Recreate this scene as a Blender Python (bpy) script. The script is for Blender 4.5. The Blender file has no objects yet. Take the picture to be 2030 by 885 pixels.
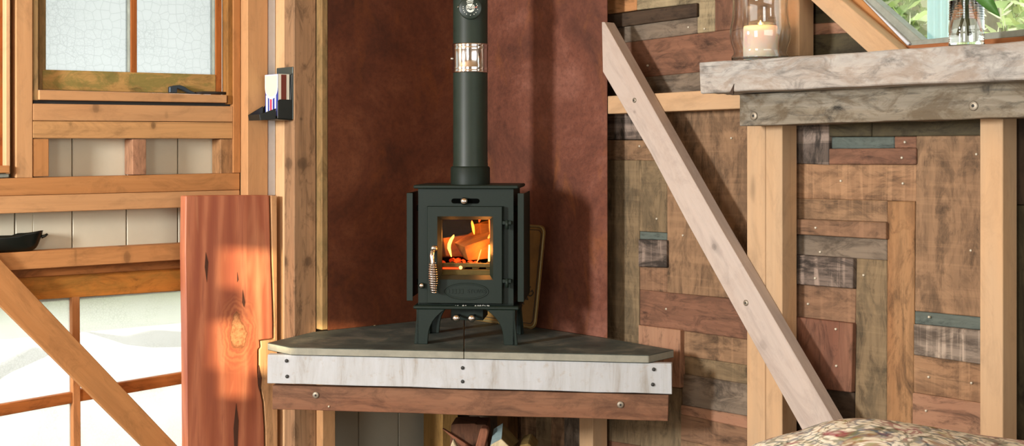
import bpy, bmesh, math, random
from mathutils import Vector, Matrix
from math import pi, sin, cos, radians
random.seed(7)
V = Vector
sc = bpy.context.scene
col = sc.collection
# ---------------- camera ----------------
CAM = V((-3.039, -3.857, 1.17)); F = 2614.0; PX, HY = 1015.0, 297.0
FW = V((.6468, .7627, 0)).normalized(); RT = V((FW.y, -FW.x, 0)); UP = V((0, 0, 1))
cd = bpy.data.cameras.new('camera'); cam = bpy.data.objects.new('camera', cd); col.objects.link(cam)
cam.location = CAM; cam.rotation_euler = (pi/2, 0, -math.atan2(FW.x, FW.y))
cd.sensor_width = 36; cd.lens = F/2030*36; cd.shift_y = -(442.5-HY)/2030; cd.clip_start = .05
sc.camera = cam
# ---------------- view ----------------
sc.view_settings.view_transform = 'Standard'; sc.view_settings.look = 'None'
sc.view_settings.exposure = 0.0; sc.view_settings.gamma = 1.0; sc.view_settings.use_curve_mapping = False
# ---------------- world ----------------
w = bpy.data.worlds.new('world'); sc.world = w; w.use_nodes = True
bg = w.node_tree.nodes['Background']; bg.inputs[0].default_value = (1, 1, .98, 1); bg.inputs[1].default_value = 3.0
# ---------------- lights ----------------
def area(name, loc, target, sx, sy, power, color):
    l = bpy.data.lights.new(name, 'AREA'); l.shape = 'RECTANGLE'; l.size = sx; l.size_y = sy; l.energy = power; l.color = color
    o = bpy.data.objects.new(name, l); col.objects.link(o); o.location = loc
    o.rotation_euler = (V(target)-V(loc)).to_track_quat('-Z', 'Y').to_euler(); return o
# daylight entering the window in the left end wall (x = -4.6), and two added fill lamps, behind the camera and at the end wall
area('side_window_daylight', (-4.72, -.95, 1.62), (0, -.9, 1.0), .42, .62, 200, (.97, .98, 1))
area('rear_fill', (-1.6, -5.12, 1.55), (-.8, 0, 1.0), 2.4, 1.2, 20, (1, .97, .93))
area('end_wall_fill', (-4.72, -3.35, 1.25), (0, -1.6, .9), 1.0, 1.7, 52, (.96, .98, 1))
area('low_pane_daylight', (-1.55, .62, .95), (-1.2, -2.0, .3), 1.3, .9, 12, (.95, .98, 1))
sun = bpy.data.lights.new('sunbeam', 'SPOT'); sun.energy = 150000; sun.spot_size = radians(1.9); sun.spot_blend = .1; sun.shadow_soft_size = .13; sun.color = (1, .80, .52)
so = bpy.data.objects.new('sunbeam', sun); col.objects.link(so)
SUND = V((.86, .50, -.10)).normalized(); so.location = V((-4.6, -2.2, 1.08))-SUND*24
so.rotation_euler = SUND.to_track_quat('-Z', 'Y').to_euler()

# ---------------- projection helpers (measured points -> planes of the room) ----------------
def ray(px, py): return FW + RT*((px-PX)/F) + UP*((HY-py)/F)
def onP(px, py, p, n):
    r = ray(px, py); return CAM + r*((V(p)-CAM).dot(V(n))/r.dot(V(n)))
def onL(px, py, d): return onP(px, py, (0, d, 0), (0, 1, 0))      # left wall family: planes y = d
def onR(px, py, d): return onP(px, py, (d, 0, 0), (1, 0, 0))      # right wall family: planes x = d
def onZ(px, py, z): return onP(px, py, (0, 0, z), (0, 0, 1))
def sideY(pxf, d, pxb):   # depth y at which a face x=const starting at (pxf, plane y=d) reaches column pxb
    x = onL(pxf, HY, d).x; return onP(pxb, HY, (x, 0, 0), (1, 0, 0)).y
def sideX(pxf, d, pxb):
    y = onR(pxf, HY, d).y; return onP(pxb, HY, (0, y, 0), (0, 1, 0)).x

# ---------------- materials ----------------
def lin(c):
    if isinstance(c, str): c = [int(c[i:i+2], 16)/255 for i in (0, 2, 4)]
    return tuple(x/12.92 if x <= .04045 else ((x+.055)/1.055)**2.4 for x in c)+(1,)
class N:
    def __init__(s, name):
        s.m = bpy.data.materials.new(name); s.m.use_nodes = True; s.t = s.m.node_tree
        s.b = s.t.nodes['Principled BSDF']; s.out = s.t.nodes['Material Output']
    def n(s, typ, **k):
        x = s.t.nodes.new(typ)
        for a, v in k.items():
            if a.startswith('i_'): x.inputs[int(a[2:])].default_value = v
            else: setattr(x, a, v)
        return x
    def l(s, a, b): s.t.links.new(a, b)
    def coord(s, kind, scale):
        tc = s.n('ShaderNodeTexCoord'); mp = s.n('ShaderNodeMapping'); mp.inputs['Scale'].default_value = scale
        s.l(tc.outputs[kind], mp.inputs[0]); return mp.outputs[0]
    def noise(s, vec, scale, detail=4, rough=.6, dist=0):
        x = s.n('ShaderNodeTexNoise'); s.l(vec, x.inputs['Vector']); x.inputs['Scale'].default_value = scale
        x.inputs['Detail'].default_value = detail; x.inputs['Roughness'].default_value = rough; x.inputs['Distortion'].default_value = dist
        return x.outputs['Fac']
    def ramp(s, fac, stops):
        r = s.n('ShaderNodeValToRGB'); e = r.color_ramp.elements
        while len(e) < len(stops): e.new(.5)
        for i, (p, c) in enumerate(stops): e[i].position = p; e[i].color = c if len(c) == 4 else tuple(c)+(1,)
        s.l(fac, r.inputs[0]); return r.outputs[0]
    def mix(s, fac, a, b, mode='MIX'):
        x = s.n('ShaderNodeMix', data_type='RGBA', blend_type=mode)
        for sock, v in ((x.inputs[0], fac), (x.inputs[6], a), (x.inputs[7], b)):
            if hasattr(v, 'is_linked'): s.l(v, sock)
            else: sock.default_value = v
        return x.outputs[2]
    def bump(s, h, strength=.3, dist=.004):
        x = s.n('ShaderNodeBump'); x.inputs['Strength'].default_value = strength; x.inputs['Distance'].default_value = dist
        s.l(h, x.inputs['Height']); s.l(x.outputs[0], s.b.inputs['Normal'])
BW = lambda v: (v, v, v, 1)
def ell(m, cu, cv, ru, rv, wob=.5, ns=40):
    tc = m.n('ShaderNodeTexCoord'); mp = m.n('ShaderNodeMapping'); mp.inputs['Scale'].default_value = (1/ru, 1/rv, 0); mp.inputs['Location'].default_value = (-cu/ru, -cv/rv, 0)
    m.l(tc.outputs['UV'], mp.inputs[0]); ln = m.n('ShaderNodeVectorMath', operation='LENGTH'); m.l(mp.outputs[0], ln.inputs[0])
    nz = m.noise(m.coord('UV', (1, 1, 1)), ns, 4, .6); ad = m.n('ShaderNodeMath', operation='MULTIPLY_ADD'); m.l(nz, ad.inputs[0]); ad.inputs[1].default_value = wob; m.l(ln.outputs['Value'], ad.inputs[2])
    sb_ = m.n('ShaderNodeMath', operation='SUBTRACT'); m.l(ad.outputs[0], sb_.inputs[0]); sb_.inputs[1].default_value = wob*.5; return sb_.outputs[0]
def uvof(p, g, n):
    g = V(g).normalized(); n = V(n).normalized(); c = n.cross(g); return (p.dot(g), p.dot(c)+p.dot(n)*.9)
def sh(c, k): return tuple(min(1, x*k) for x in c[:3])+(1,)
_wc = {}
def wood(name, c, var=.35, mott=.35, dirt=.0, dirtc='2a2218', saw=.0, knots=0.0, rough=.75, bump=.25, tint=None, freq=1.0, grainy=True, kn=()):
    key = (name, c, var, dirt, saw, knots, tint, kn)
    if key in _wc: return _wc[key]
    m = N(name); c0 = lin(c)
    uv = m.coord('UV', (1, 1, 1))
    g1 = m.noise(m.coord('UV', (3*freq, 55*freq, 1) if grainy else (14, 32, 1)), 1, 5, .65, .6)
    g2 = m.noise(m.coord('UV', (1.3*freq, 9*freq, 1)), 1, 3, .5, 1.2)
    base = m.ramp(g1, [(.3, sh(c0, 1-var)), (.52, c0), (.72, sh(c0, 1+var*.6))])
    base = m.mix(m.ramp(g2, [(.35, BW(0)), (.7, BW(.55))]), base, tint and lin(tint) or sh(c0, 1-var*.8))
    mo = m.noise(m.coord('UV', (7*freq, 19*freq, 1)), 1, 7, .72, .9)
    base = m.mix(1.0, base, m.ramp(mo, [(.3, BW(1-mott*1.5)), (.5, BW(1)), (.7, BW(min(1, 1+mott*.3)))]), 'MULTIPLY')
    ck = m.noise(m.coord('UV', (1.8*freq, 75*freq, 1)), 1, 3, .6, 1.5)
    base = m.mix(m.ramp(ck, [(.66, BW(0)), (.70, BW(.55*min(1, mott*2.2)))]), base, sh(c0, .3))
    if saw:
        s1 = m.noise(m.coord('UV', (26, 1.0, 1)), 1, 4, .7, .3)
        base = m.mix(m.ramp(s1, [(.50, BW(0)), (.60, BW(min(1, saw*1.8)))]), base, sh(c0, 1.75))
    if dirt:
        d1 = m.noise(m.coord('UV', (7, 16, 1)), 1, 6, .7, .8)
        base = m.mix(m.ramp(d1, [(.47, BW(0)), (.60, BW(min(1, dirt*1.3)))]), base, lin(dirtc))
    if knots:
        vo = m.n('ShaderNodeTexVoronoi'); m.l(m.coord('UV', (2.6, 9, 1)), vo.inputs['Vector']); vo.inputs['Scale'].default_value = 1
        base = m.mix(m.ramp(vo.outputs['Distance'], [(.05, BW(knots)), (.13, BW(0))]), base, sh(c0, .28))
    for (ku, kv, ru, rv, st_) in kn:
        e_ = ell(m, ku, kv, ru, rv, .7, 60)
        sc_ = m.n('ShaderNodeMath', operation='MULTIPLY'); m.l(e_, sc_.inputs[0]); sc_.inputs[1].default_value = .25
        base = m.mix(m.ramp(sc_.outputs[0], [(0, BW(st_)), (.2, BW(st_*.75)), (.27, BW(st_*.25)), (.5, BW(0))]), base, sh(c0, .28))
    m.l(base, m.b.inputs['Base Color']); m.b.inputs['Roughness'].default_value = rough
    m.b.inputs['Specular IOR Level'].default_value = .25
    m.bump(g1, bump, .003)
    _wc[key] = m.m; return m.m
def plain(name, c, rough=.5, metal=0, spec=.5, noise=0, nscale=30, bump=0):
    m = N(name); c0 = lin(c)
    if noise:
        f = m.noise(m.coord('Object', (1, 1, 1)), nscale, 5, .65)
        m.l(m.ramp(f, [(.3, sh(c0, 1-noise)), (.7, sh(c0, 1+noise))]), m.b.inputs['Base Color'])
        if bump: m.bump(f, bump, .002)
    else: m.b.inputs['Base Color'].default_value = c0
    m.b.inputs['Roughness'].default_value = rough; m.b.inputs['Metallic'].default_value = metal
    m.b.inputs['Specular IOR Level'].default_value = spec
    return m.m
def emis(name, c, s, c2=None):
    m = N(name); m.b.inputs['Base Color'].default_value = (0, 0, 0, 1)
    m.b.inputs['Emission Color'].default_value = lin(c); m.b.inputs['Emission Strength'].default_value = s
    return m.m

PINE = wood('planed_pine', 'bf9264', .14, mott=.15, knots=.7, freq=.8, tint='be8a5a')
PINE_P = wood('pale_pine', 'd8b184', .12, mott=.12, knots=.4, freq=.7, tint='c99866')
FIR = wood('orange_fir', 'b57f4c', .2, mott=.2, knots=.8, freq=.8, tint='a8703e')
ROUGHF = wood('rough_sawn_fir', 'a07c5a', .4, mott=.5, knots=1, saw=.0, tint='8a5a2c', bump=.6)
TANW = wood('tan_sapwood', 'c89a6c', .25, tint='b07e50')
REDW = None
WEATH = wood('weathered_grey_timber', 'a6a29a', .25, mott=.45, dirt=.5, dirtc='8c7c6c', tint='ab9c8c', bump=.8, grainy=False)
WEATH_D = wood('dark_weathered_timber', '898274', .4, mott=.6, dirt=.6, dirtc='5c4e3a', tint='7a6a50', bump=.8)
BRACE = wood('pinkish_weathered_pine', 'b5a79b', .13, mott=.16, knots=.5, freq=.6, tint='b5a090', dirt=.15, dirtc='a08c7c')
OLIVEW = wood('stained_old_sash', 'b0864a', .35, mott=.5, dirt=.6, dirtc='7a743c', tint='b8955a', freq=.8)
OLIVE_D = wood('dull_olive_wood', '96784e', .3, dirt=.35, dirtc='665a38', tint='84683e')
SASHO = wood('varnished_sash', 'a9622a', .3, tint='8b4a1c')
GREYP = plain('grey_painted_wood', '8a8d80', .7, noise=.2, nscale=25)
WHITET = plain('white_trim_paint', 'c9cdd2', .6, noise=.05)

YB, XB = V((0, 1, 0)), V((1, 0, 0))
def uvb(m): return m.coord('UV', (1, 1, 1))
def redwood():
    m = N('figured_redwood'); a, b_, c = lin('b0623e'), lin('8a4226'), lin('cf8a5c')
    mp = m.coord('UV', (1, 1, 1))
    # swirl around a burl
    n0 = m.n('ShaderNodeTexNoise'); m.l(m.coord('UV', (1.6, 5, 1)), n0.inputs['Vector']); n0.inputs['Scale'].default_value = 1.2; n0.inputs['Detail'].default_value = 2
    f = m.noise(m.coord('UV', (2.2, 22, 1)), 1.0, 3, .5, 2.2)
    wv = m.n('ShaderNodeTexWave', wave_type='BANDS', bands_direction='Y'); m.l(m.coord('UV', (1.2, 9, 1)), wv.inputs['Vector'])
    wv.inputs['Scale'].default_value = .55; wv.inputs['Distortion'].default_value = 14; wv.inputs['Detail'].default_value = 3; wv.inputs['Detail Scale'].default_value = .7
    base = m.ramp(wv.outputs['Fac'], [(0, lin('9c563a')), (.5, lin('ac6444')), (1, lin('bd7653'))])
    base = m.mix(m.ramp(f, [(.35, BW(.5)), (.55, BW(0))]), base, lin('96503a'))
    g = m.noise(m.coord('UV', (5, 160, 1)), 1, 3, .6)
    base = m.mix(m.ramp(g, [(.35, BW(.3)), (.5, BW(0))]), base, lin('8a4a34'))
    edge = m.noise(m.coord('UV', (1.0, 6, 1)), 1, 3, .6, 1.5)
    base = m.mix(m.ramp(edge, [(.6, BW(0)), (.72, BW(.5))]), base, lin('cf9468'))
    bu, bv = uvof(onL(470, 660, .108), UP, YB)
    e_ = ell(m, bu, bv, .052, .031, 2.4, 9)
    w_ = m.n('ShaderNodeMath', operation='MULTIPLY'); m.l(e_, w_.inputs[0]); w_.inputs[1].default_value = 15
    sn = m.n('ShaderNodeMath', operation='SINE'); m.l(w_.outputs[0], sn.inputs[0]); ma = m.n('ShaderNodeMapRange'); m.l(sn.outputs[0], ma.inputs[0]); ma.inputs[1].default_value = -1
    rings = m.ramp(ma.outputs[0], [(0, lin('8f4f36')), (.5, lin('a9643f')), (1, lin('b9764c'))])
    q4 = m.n('ShaderNodeMath', operation='MULTIPLY'); m.l(e_, q4.inputs[0]); q4.inputs[1].default_value = .25
    base = m.mix(m.ramp(q4.outputs[0], [(.3, BW(.6)), (.7, BW(0))]), base, rings)
    burl = m.ramp(m.noise(uvb(m), 70, 5, .7), [(.35, lin('7a4c30')), (.5, lin('a8744c')), (.7, lin('bd8c60'))])
    base = m.mix(m.ramp(q4.outputs[0], [(.21, BW(.9)), (.26, BW(0))]), base, burl)
    base = m.mix(m.ramp(q4.outputs[0], [(.20, BW(0)), (.235, BW(.8)), (.27, BW(0))]), base, lin('6a3c22'))
    m.l(base, m.b.inputs['Base Color']); m.b.inputs['Roughness'].default_value = .55; m.bump(g, .1, .001)
    return m.m
REDW = redwood()
def rust(dark=False):
    m = N('rusted_steel_sheet')
    a = m.noise(m.coord('Object', (1, 1, 1)), 2.6, 7, .7, .5); b_ = m.noise(m.coord('Object', (1, 1, 1)), 60, 4, .7)
    c = m.noise(m.coord('Object', (1, 1, .35)), 9, 4, .6, .8)
    base = m.ramp(a, [(.3, lin('462618')), (.5, lin('6c3e2c')), (.68, lin('8a5a48'))])
    base = m.mix(m.ramp(c, [(.56, BW(0)), (.72, BW(.55))]), base, lin('8a5228'))
    base = m.mix(m.ramp(b_, [(.35, BW(.3)), (.55, BW(0))]), base, lin('33180f'))
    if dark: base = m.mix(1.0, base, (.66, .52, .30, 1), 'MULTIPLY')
    m.l(base, m.b.inputs['Base Color']); m.b.inputs['Roughness'].default_value = .62; m.b.inputs['Specular IOR Level'].default_value = .35
    m.bump(b_, .15, .001); return m.m
RUST = rust()
def slate(name='grey_slate', k=1.0):
    m = N(name)
    a = m.noise(m.coord('Object', (1, 1, 1)), 6, 8, .7, .3); b_ = m.noise(m.coord('Object', (1, 1, 1)), 35, 4, .6)
    base = m.ramp(a, [(.32, sh(lin('2a322d'), k)), (.5, sh(lin('424b44'), k)), (.66, sh(lin('6c6b5e'), k))])
    m.l(base, m.b.inputs['Base Color']); m.b.inputs['Roughness'].default_value = .6; m.bump(b_, .3, .002); return m.m
SLATE = slate()
def whitewash():
    m = N('whitewashed_board'); g = m.noise(m.coord('UV', (18, 3, 1)), 1, 6, .7, .6); h = m.noise(m.coord('UV', (40, 40, 1)), 1, 4, .6)
    base = m.ramp(g, [(.3, lin('918c82')), (.45, lin('a8a9a7')), (.7, lin('b4b7b8'))])
    base = m.mix(m.ramp(h, [(.3, BW(.4)), (.42, BW(0))]), base, lin('9a8a74'))
    m.l(base, m.b.inputs['Base Color']); m.b.inputs['Roughness'].default_value = .75; m.bump(h, .5, .003); return m.m
WWASH = whitewash()
TG = plain('cream_painted_boards', 'c6bea6', .6, noise=.06, nscale=5)
STOVE = plain('green_black_stove_paint', '19231c', .5, spec=.2, noise=.12, nscale=200, bump=.05)
PIPEM = plain('stovepipe_paint', '202c23', .42, spec=.35, noise=.15, nscale=14)
DARKM = plain('black_iron', '15171a', .5)
BLACKPL = plain('black_holder_metal', '1b201d', .4)
CHROME = plain('chrome', 'd8d4d0', .12, 1.0)
STEEL = plain('brushed_steel', 'b9b4a8', .35, 1.0)
SCREW = plain('dull_screw_metal', '8f8574', .5, .6)
NAIL = plain('nail_head', 'c9bfa8', .5, .3)
DARKHOLE = plain('dark_screw_head', '2a2a26', .6)
FIREBOX = plain('sooty_firebrick', '1c1712', .9, noise=.3)
SOOT = plain('ash_coated_grate', '5c5434', .8, noise=.3)
def glassm(name, tint=(1, 1, 1, 1), rough=0.0):
    m = N(name); m.b.inputs['Base Color'].default_value = tint; m.b.inputs['Transmission Weight'].default_value = 1
    m.b.inputs['Roughness'].default_value = rough; m.b.inputs['IOR'].default_value = 1.45; return m.m
GLASS = glassm('clear_glass', (.97, .99, .98, 1))
def panem(name, tint, refl=.07):
    m = N(name); t = m.n('ShaderNodeBsdfTransparent'); t.inputs[0].default_value = tint
    g = m.n('ShaderNodeBsdfGlossy'); g.inputs['Roughness'].default_value = .02
    x = m.n('ShaderNodeMixShader'); x.inputs[0].default_value = refl
    m.l(t.outputs[0], x.inputs[1]); m.l(g.outputs[0], x.inputs[2]); m.l(x.outputs[0], m.out.inputs[0]); return m.m
STOVEGLASS = panem('stove_glass', (.92, .88, .8, 1), .0006)
WINGLASS = panem('window_glass', (.9, .97, .95, 1), .06)
def frosted(name, wire):
    m = N(name); uv = m.coord('UV', (1, 1, 1))
    n0 = m.noise(uv, 12, 4, .6)
    vo = m.n('ShaderNodeTexVoronoi', feature='DISTANCE_TO_EDGE'); m.l(uv, vo.inputs['Vector']); vo.inputs['Scale'].default_value = 110 if not wire else 90
    fine = m.ramp(vo.outputs['Distance'], [(.0, BW(1)), (.09, BW(0))])
    mask = m.ramp(m.noise(uv, 5, 3, .5), [(.42, BW(0)), (.62, BW(.9))])
    fac = m.mix(mask, BW(0), fine)
    if wire:   # hexagonal wire netting cast into the glass
        v2 = m.n('ShaderNodeTexVoronoi', feature='DISTANCE_TO_EDGE'); m.l(uv, v2.inputs['Vector']); v2.inputs['Scale'].default_value = 34; v2.inputs['Randomness'].default_value = .6; v2.voronoi_dimensions = '2D'
        fac = m.mix(1.0, fac, m.ramp(v2.outputs['Distance'], [(.0, BW(1)), (.05, BW(0))]), 'LIGHTEN')
    colr = m.mix(fac, (.545, .565, .56, 1), (.46, .48, .475, 1)) if wire else m.mix(fac, (.735, .74, .72, 1), (.60, .61, .585, 1))
    tr = m.n('ShaderNodeBsdfTransparent'); tl = m.n('ShaderNodeBsdfTranslucent')
    m.l(colr, tr.inputs[0]); m.l(colr, tl.inputs[0])
    x = m.n('ShaderNodeMixShader'); x.inputs[0].default_value = .3
    m.l(tr.outputs[0], x.inputs[1]); m.l(tl.outputs[0], x.inputs[2]); m.l(x.outputs[0], m.out.inputs[0]); return m.m
FROST_W = frosted('wired_obscure_glass', True); FROST = frosted('rippled_obscure_glass', False)

# ---------------- mesh helpers ----------------
class MB:
    """collects solids into one mesh with UVs (u along the grain) and material slots"""
    def __init__(s): s.bm = bmesh.new(); s.uv = s.bm.loops.layers.uv.new('UVMap'); s.mats = []
    def slot(s, m):
        if m not in s.mats: s.mats.append(m)
        return s.mats.index(m)
    def _merge(s, t, mat, g, n, smooth=False, off=None):
        g = g.normalized(); n = n.normalized(); c = n.cross(g); r1, r2 = off or (random.uniform(0, 40), random.uniform(0, 40)); k = s.slot(mat)
        me = {}
        for v in t.verts: me[v] = s.bm.verts.new(v.co)
        for f in t.faces:
            try: nf = s.bm.faces.new([me[v] for v in f.verts])
            except ValueError: continue
            nf.material_index = k; nf.smooth = smooth
            for l in nf.loops:
                p = l.vert.co; l[s.uv].uv = (p.dot(g)+r1, p.dot(c)+p.dot(n)*.9+r2)
        t.free()
    def prism(s, pts, ext, mat, g=None, bevel=.0018, rough=0, cuts=0, off=None):
        pts = [V(p) for p in pts]; ext = V(ext); t = bmesh.new()
        a = [t.verts.new(p) for p in pts]; b_ = [t.verts.new(p+ext) for p in pts]; n_ = len(pts)
        t.faces.new(a); t.faces.new(b_[::-1])
        for i in range(n_): t.faces.new([a[i], b_[i], b_[(i+1) % n_], a[(i+1) % n_]])
        bmesh.ops.recalc_face_normals(t, faces=t.faces)
        if g is None:
            e = max(((pts[(i+1) % n_]-pts[i]) for i in range(n_)), key=lambda v: v.length)
            g = e
        if cuts:
            es = [e for e in t.edges if (e.verts[0].co-e.verts[1].co).length > .25]
            bmesh.ops.subdivide_edges(t, edges=es, cuts=cuts, use_grid_fill=True)
            if rough:
                for v in t.verts: v.co += V((random.uniform(-1, 1), random.uniform(-1, 1), random.uniform(-1, 1)))*rough
            bmesh.ops.triangulate(t, faces=[f for f in t.faces if len(f.verts) > 4])
        if bevel: bmesh.ops.bevel(t, geom=list(t.edges) if not cuts else [e for e in t.edges if e.calc_face_angle(0) > .9], offset=bevel, segments=1, affect='EDGES', clamp_overlap=True)
        s._merge(t, mat, V(g), ext, off=off); return s
    def box(s, c, sx, sy, sz, mat, X=V((1, 0, 0)), Y=V((0, 1, 0)), Z=V((0, 0, 1)), g=None, bevel=.001):
        c = V(c); p = [c+X*(a*sx/2)+Y*(-sy/2)+Z*(b_*sz/2) for a, b_ in ((-1, -1), (1, -1), (1, 1), (-1, 1))]
        return s.prism(p, Y*sy, mat, g or (Z if sz > sx else X), bevel)
    def tube(s, pts, rad, mat, seg=12, caps=True):
        pts = [V(p) for p in pts]; rs = rad if isinstance(rad, (list, tuple)) else [rad]*len(pts); t = bmesh.new(); rings = []
        up = V((0, 0, 1)) if abs((pts[-1]-pts[0]).normalized().z) < .9 else V((1, 0, 0)); prev = None
        for i, p in enumerate(pts):
            d = (pts[min(i+1, len(pts)-1)]-pts[max(i-1, 0)]).normalized()
            a = d.cross(up).normalized() if prev is None else (prev-d*prev.dot(d)).normalized()
            prev = a; b_ = d.cross(a)
            rings.append([t.verts.new(p+(a*cos(2*pi*k/seg)+b_*sin(2*pi*k/seg))*rs[i]) for k in range(seg)])
        for i in range(len(rings)-1):
            for k in range(seg): t.faces.new([rings[i][k], rings[i][(k+1) % seg], rings[i+1][(k+1) % seg], rings[i+1][k]])
        if caps: t.faces.new(rings[0][::-1]); t.faces.new(rings[-1])
        bmesh.ops.recalc_face_normals(t, faces=t.faces)
        s._merge(t, mat, (pts[-1]-pts[0]) if (pts[-1]-pts[0]).length > 1e-6 else V((0, 0, 1)), up, True); return s
    def lathe(s, prof, mat, o=V((0, 0, 0)), axis=V((0, 0, 1)), seg=40):
        axis = V(axis).normalized(); a = axis.orthogonal().normalized(); b_ = axis.cross(a); t = bmesh.new(); rings = []; o = V(o)
        for r, z in prof:
            rings.append([t.verts.new(o+axis*z+(a*cos(2*pi*k/seg)+b_*sin(2*pi*k/seg))*max(r, 1e-5)) for k in range(seg)])
        for i in range(len(rings)-1):
            for k in range(seg): t.faces.new([rings[i][k], rings[i][(k+1) % seg], rings[i+1][(k+1) % seg], rings[i+1][k]])
        bmesh.ops.remove_doubles(t, verts=t.verts, dist=2e-5); bmesh.ops.recalc_face_normals(t, faces=t.faces)
        s._merge(t, mat, axis, a, True); return s
    def build(s, name, parent=None):
        me = bpy.data.meshes.new(name); s.bm.to_mesh(me); s.bm.free()
        for m in s.mats: me.materials.append(m)
        o = bpy.data.objects.new(name, me); col.objects.link(o)
        if parent: o.parent = parent; o.matrix_parent_inverse = parent.matrix_world.inverted() if False else Matrix()
        return o
def local(o):
    """move the mesh so that the object's origin sits at the base centre of its geometry (also shifts into the parent's frame)"""
    return o
def tag(o, label=None, cat=None, group=None, kind=None):
    if label: o['label'] = label
    if cat: o['category'] = cat
    if group: o['group'] = group
    if kind: o['kind'] = kind
    return o
def thing(name, label, cat, group=None):      # an Empty; parts are modelled in room coordinates, recentre() moves it to the base
    o = bpy.data.objects.new(name, None); col.objects.link(o); o.empty_display_size = .05; tag(o, label, cat, group); return o
def recentre(o):
    objs = [o]+[c for c in bpy.data.objects if c.parent == o]+[g for c in bpy.data.objects if c.parent == o for g in bpy.data.objects if g.parent == c]
    ms = [x for x in objs if x.type == 'MESH']; pts = [v.co for x in ms for v in x.data.vertices]
    c = V(((min(p.x for p in pts)+max(p.x for p in pts))/2, (min(p.y for p in pts)+max(p.y for p in pts))/2, min(p.z for p in pts)))
    for x in ms: x.data.transform(Matrix.Translation(-c))
    o.location = c; return o
def wprism(name, pts, ext, mat, label, cat, group=None, **k):
    return recentre(tag(MB().prism(pts, ext, mat, **k).build(name), label, cat, group))
YB, XB = V((0, 1, 0)), V((1, 0, 0))
def qL(d, *p): return [onL(x, y, d) for x, y in p]
def qR(d, *p): return [onR(x, y, d) for x, y in p]
def vpost(d, pxa, pxb, z0, z1, wall='L'):
    f = onL if wall == 'L' else onR
    a, b_ = f(pxa, HY, d), f(pxb, HY, d)
    return [V((a.x, a.y, z0)), V((b_.x, b_.y, z0)), V((b_.x, b_.y, z1)), V((a.x, a.y, z1))]
def screw(mb, p, n, r=.007, mat=SCREW, hole=True):
    p = V(p); n = V(n).normalized()
    mb.lathe([(0, .003), (r*.8, .003), (r, .0015), (r, -.004)], mat, p, n, 16)
    if hole: mb.lathe([(0, .0036), (r*.32, .0034), (r*.34, .002)], DARKHOLE, p, n, 8)

# =====================================================================
# STRUCTURE: room shell
# =====================================================================
ZC = 2.35; FD = .20; TGY = .27
def S(o): o['kind'] = 'structure'; return o
FLOORM = wood('floor_boards', '84705c', .3)
fl = MB()
for i in range(36): fl.prism([V((-4.75, -5.2+i*.16, 0)), V((.4, -5.2+i*.16, 0)), V((.4, -5.2+i*.16+.157, 0)), V((-4.75, -5.2+i*.16+.157, 0))], (0, 0, -.03), FLOORM, bevel=.001)
S(fl.build('floor'))
S(MB().prism([V((-4.75, -5.2, ZC)), V((.4, -5.2, ZC)), V((.4, .4, ZC)), V((-4.75, .4, ZC))], (0, 0, .05), PINE_P).build('ceiling'))
INW = wood('interior_boarding', 'b8aa98', .2)
# end wall with side window, slots shaped for the sun patch, and a fill-light opening; x = -4.6
def rects_with_holes(u0, u1, z0, z1, holes):
    us = sorted({u0, u1, *[h[0] for h in holes], *[h[1] for h in holes]}); out = []
    for a, b_ in zip(us[:-1], us[1:]):
        zs = [z0]; m = (a+b_)/2
        hs = sorted([h for h in holes if h[0] <= m <= h[1]], key=lambda h: h[2]); z = z0
        for h in hs:
            if h[2] > z: out.append((a, b_, z, h[2]))
            z = h[3]
        if z < z1: out.append((a, b_, z, z1))
    return out
SUNHOLES = [(-2.20, -2.05, 1.13, 1.25), (-2.20, -2.09, 1.04, 1.13), (-2.20, -2.03, .90, 1.04), (-2.15, -2.05, .82, .90), (-2.435, -2.265, .985, 1.05)]  # unseen slots added to give the sun patch its lobes
e = MB()
for a, b_, z0, z1 in rects_with_holes(-5.2, .4, 0, ZC, [(-1.25, -.65, 1.25, 1.98), (-3.9, -2.85, .35, 2.1), *SUNHOLES]):
    e.prism([V((-4.6, a, z0)), V((-4.6, b_, z0)), V((-4.6, b_, z1)), V((-4.6, a, z1))], (-.1, 0, 0), INW, bevel=0)
S(e.build('wall_end'))
e = MB()
for a, b_, z0, z1 in rects_with_holes(-4.7, .4, 0, ZC, [(-2.9, -.3, .9, 2.15)]):
    e.prism([V((a, -5.0, z0)), V((b_, -5.0, z0)), V((b_, -5.0, z1)), V((a, -5.0, z1))], (0, -.1, 0), INW, bevel=0)
S(e.build('wall_back'))
# left wall: cream tongue-and-groove boards with window holes
wx0, wx1 = onL(70, HY, .25).x, onL(446, HY, .25).x
w1z0 = onL(260, 196, .25).z
w2x1 = onL(470, HY, .25).x; w2z1 = onL(260, 588, .25).z
holes = [(wx0, wx1, w1z0, 2.1), (-3.2, w2x1, .12, w2z1)]
step = onL(251, HY, TGY).x-onL(143.5, HY, TGY).x
x = onL(143.5, HY, TGY).x-step*24
e = MB()
while x < .5:
    a, b_ = x+.0018, x+step-.0018
    hs = [(max(h[0], a), min(h[1], b_), h[2], h[3]) for h in holes if h[0] < b_ and h[1] > a]
    for p, q, z0, z1 in rects_with_holes(a, b_, 0, ZC, hs):
        if q-p > .003: e.prism([V((p, TGY, z0)), V((q, TGY, z0)), V((q, TGY, z1)), V((p, TGY, z1))], (0, .022, 0), TG, g=V((0, 0, 1)), bevel=.0022 if q-p > .02 else 0)
    x += step
for a, b_, z0, z1 in rects_with_holes(-4.7, .5, 0, ZC, holes):
    e.prism([V((a, TGY+.024, z0)), V((b_, TGY+.024, z0)), V((b_, TGY+.024, z1)), V((a, TGY+.024, z1))], (0, .04, 0), TG, bevel=0)
S(e.build('wall_left'))

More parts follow.
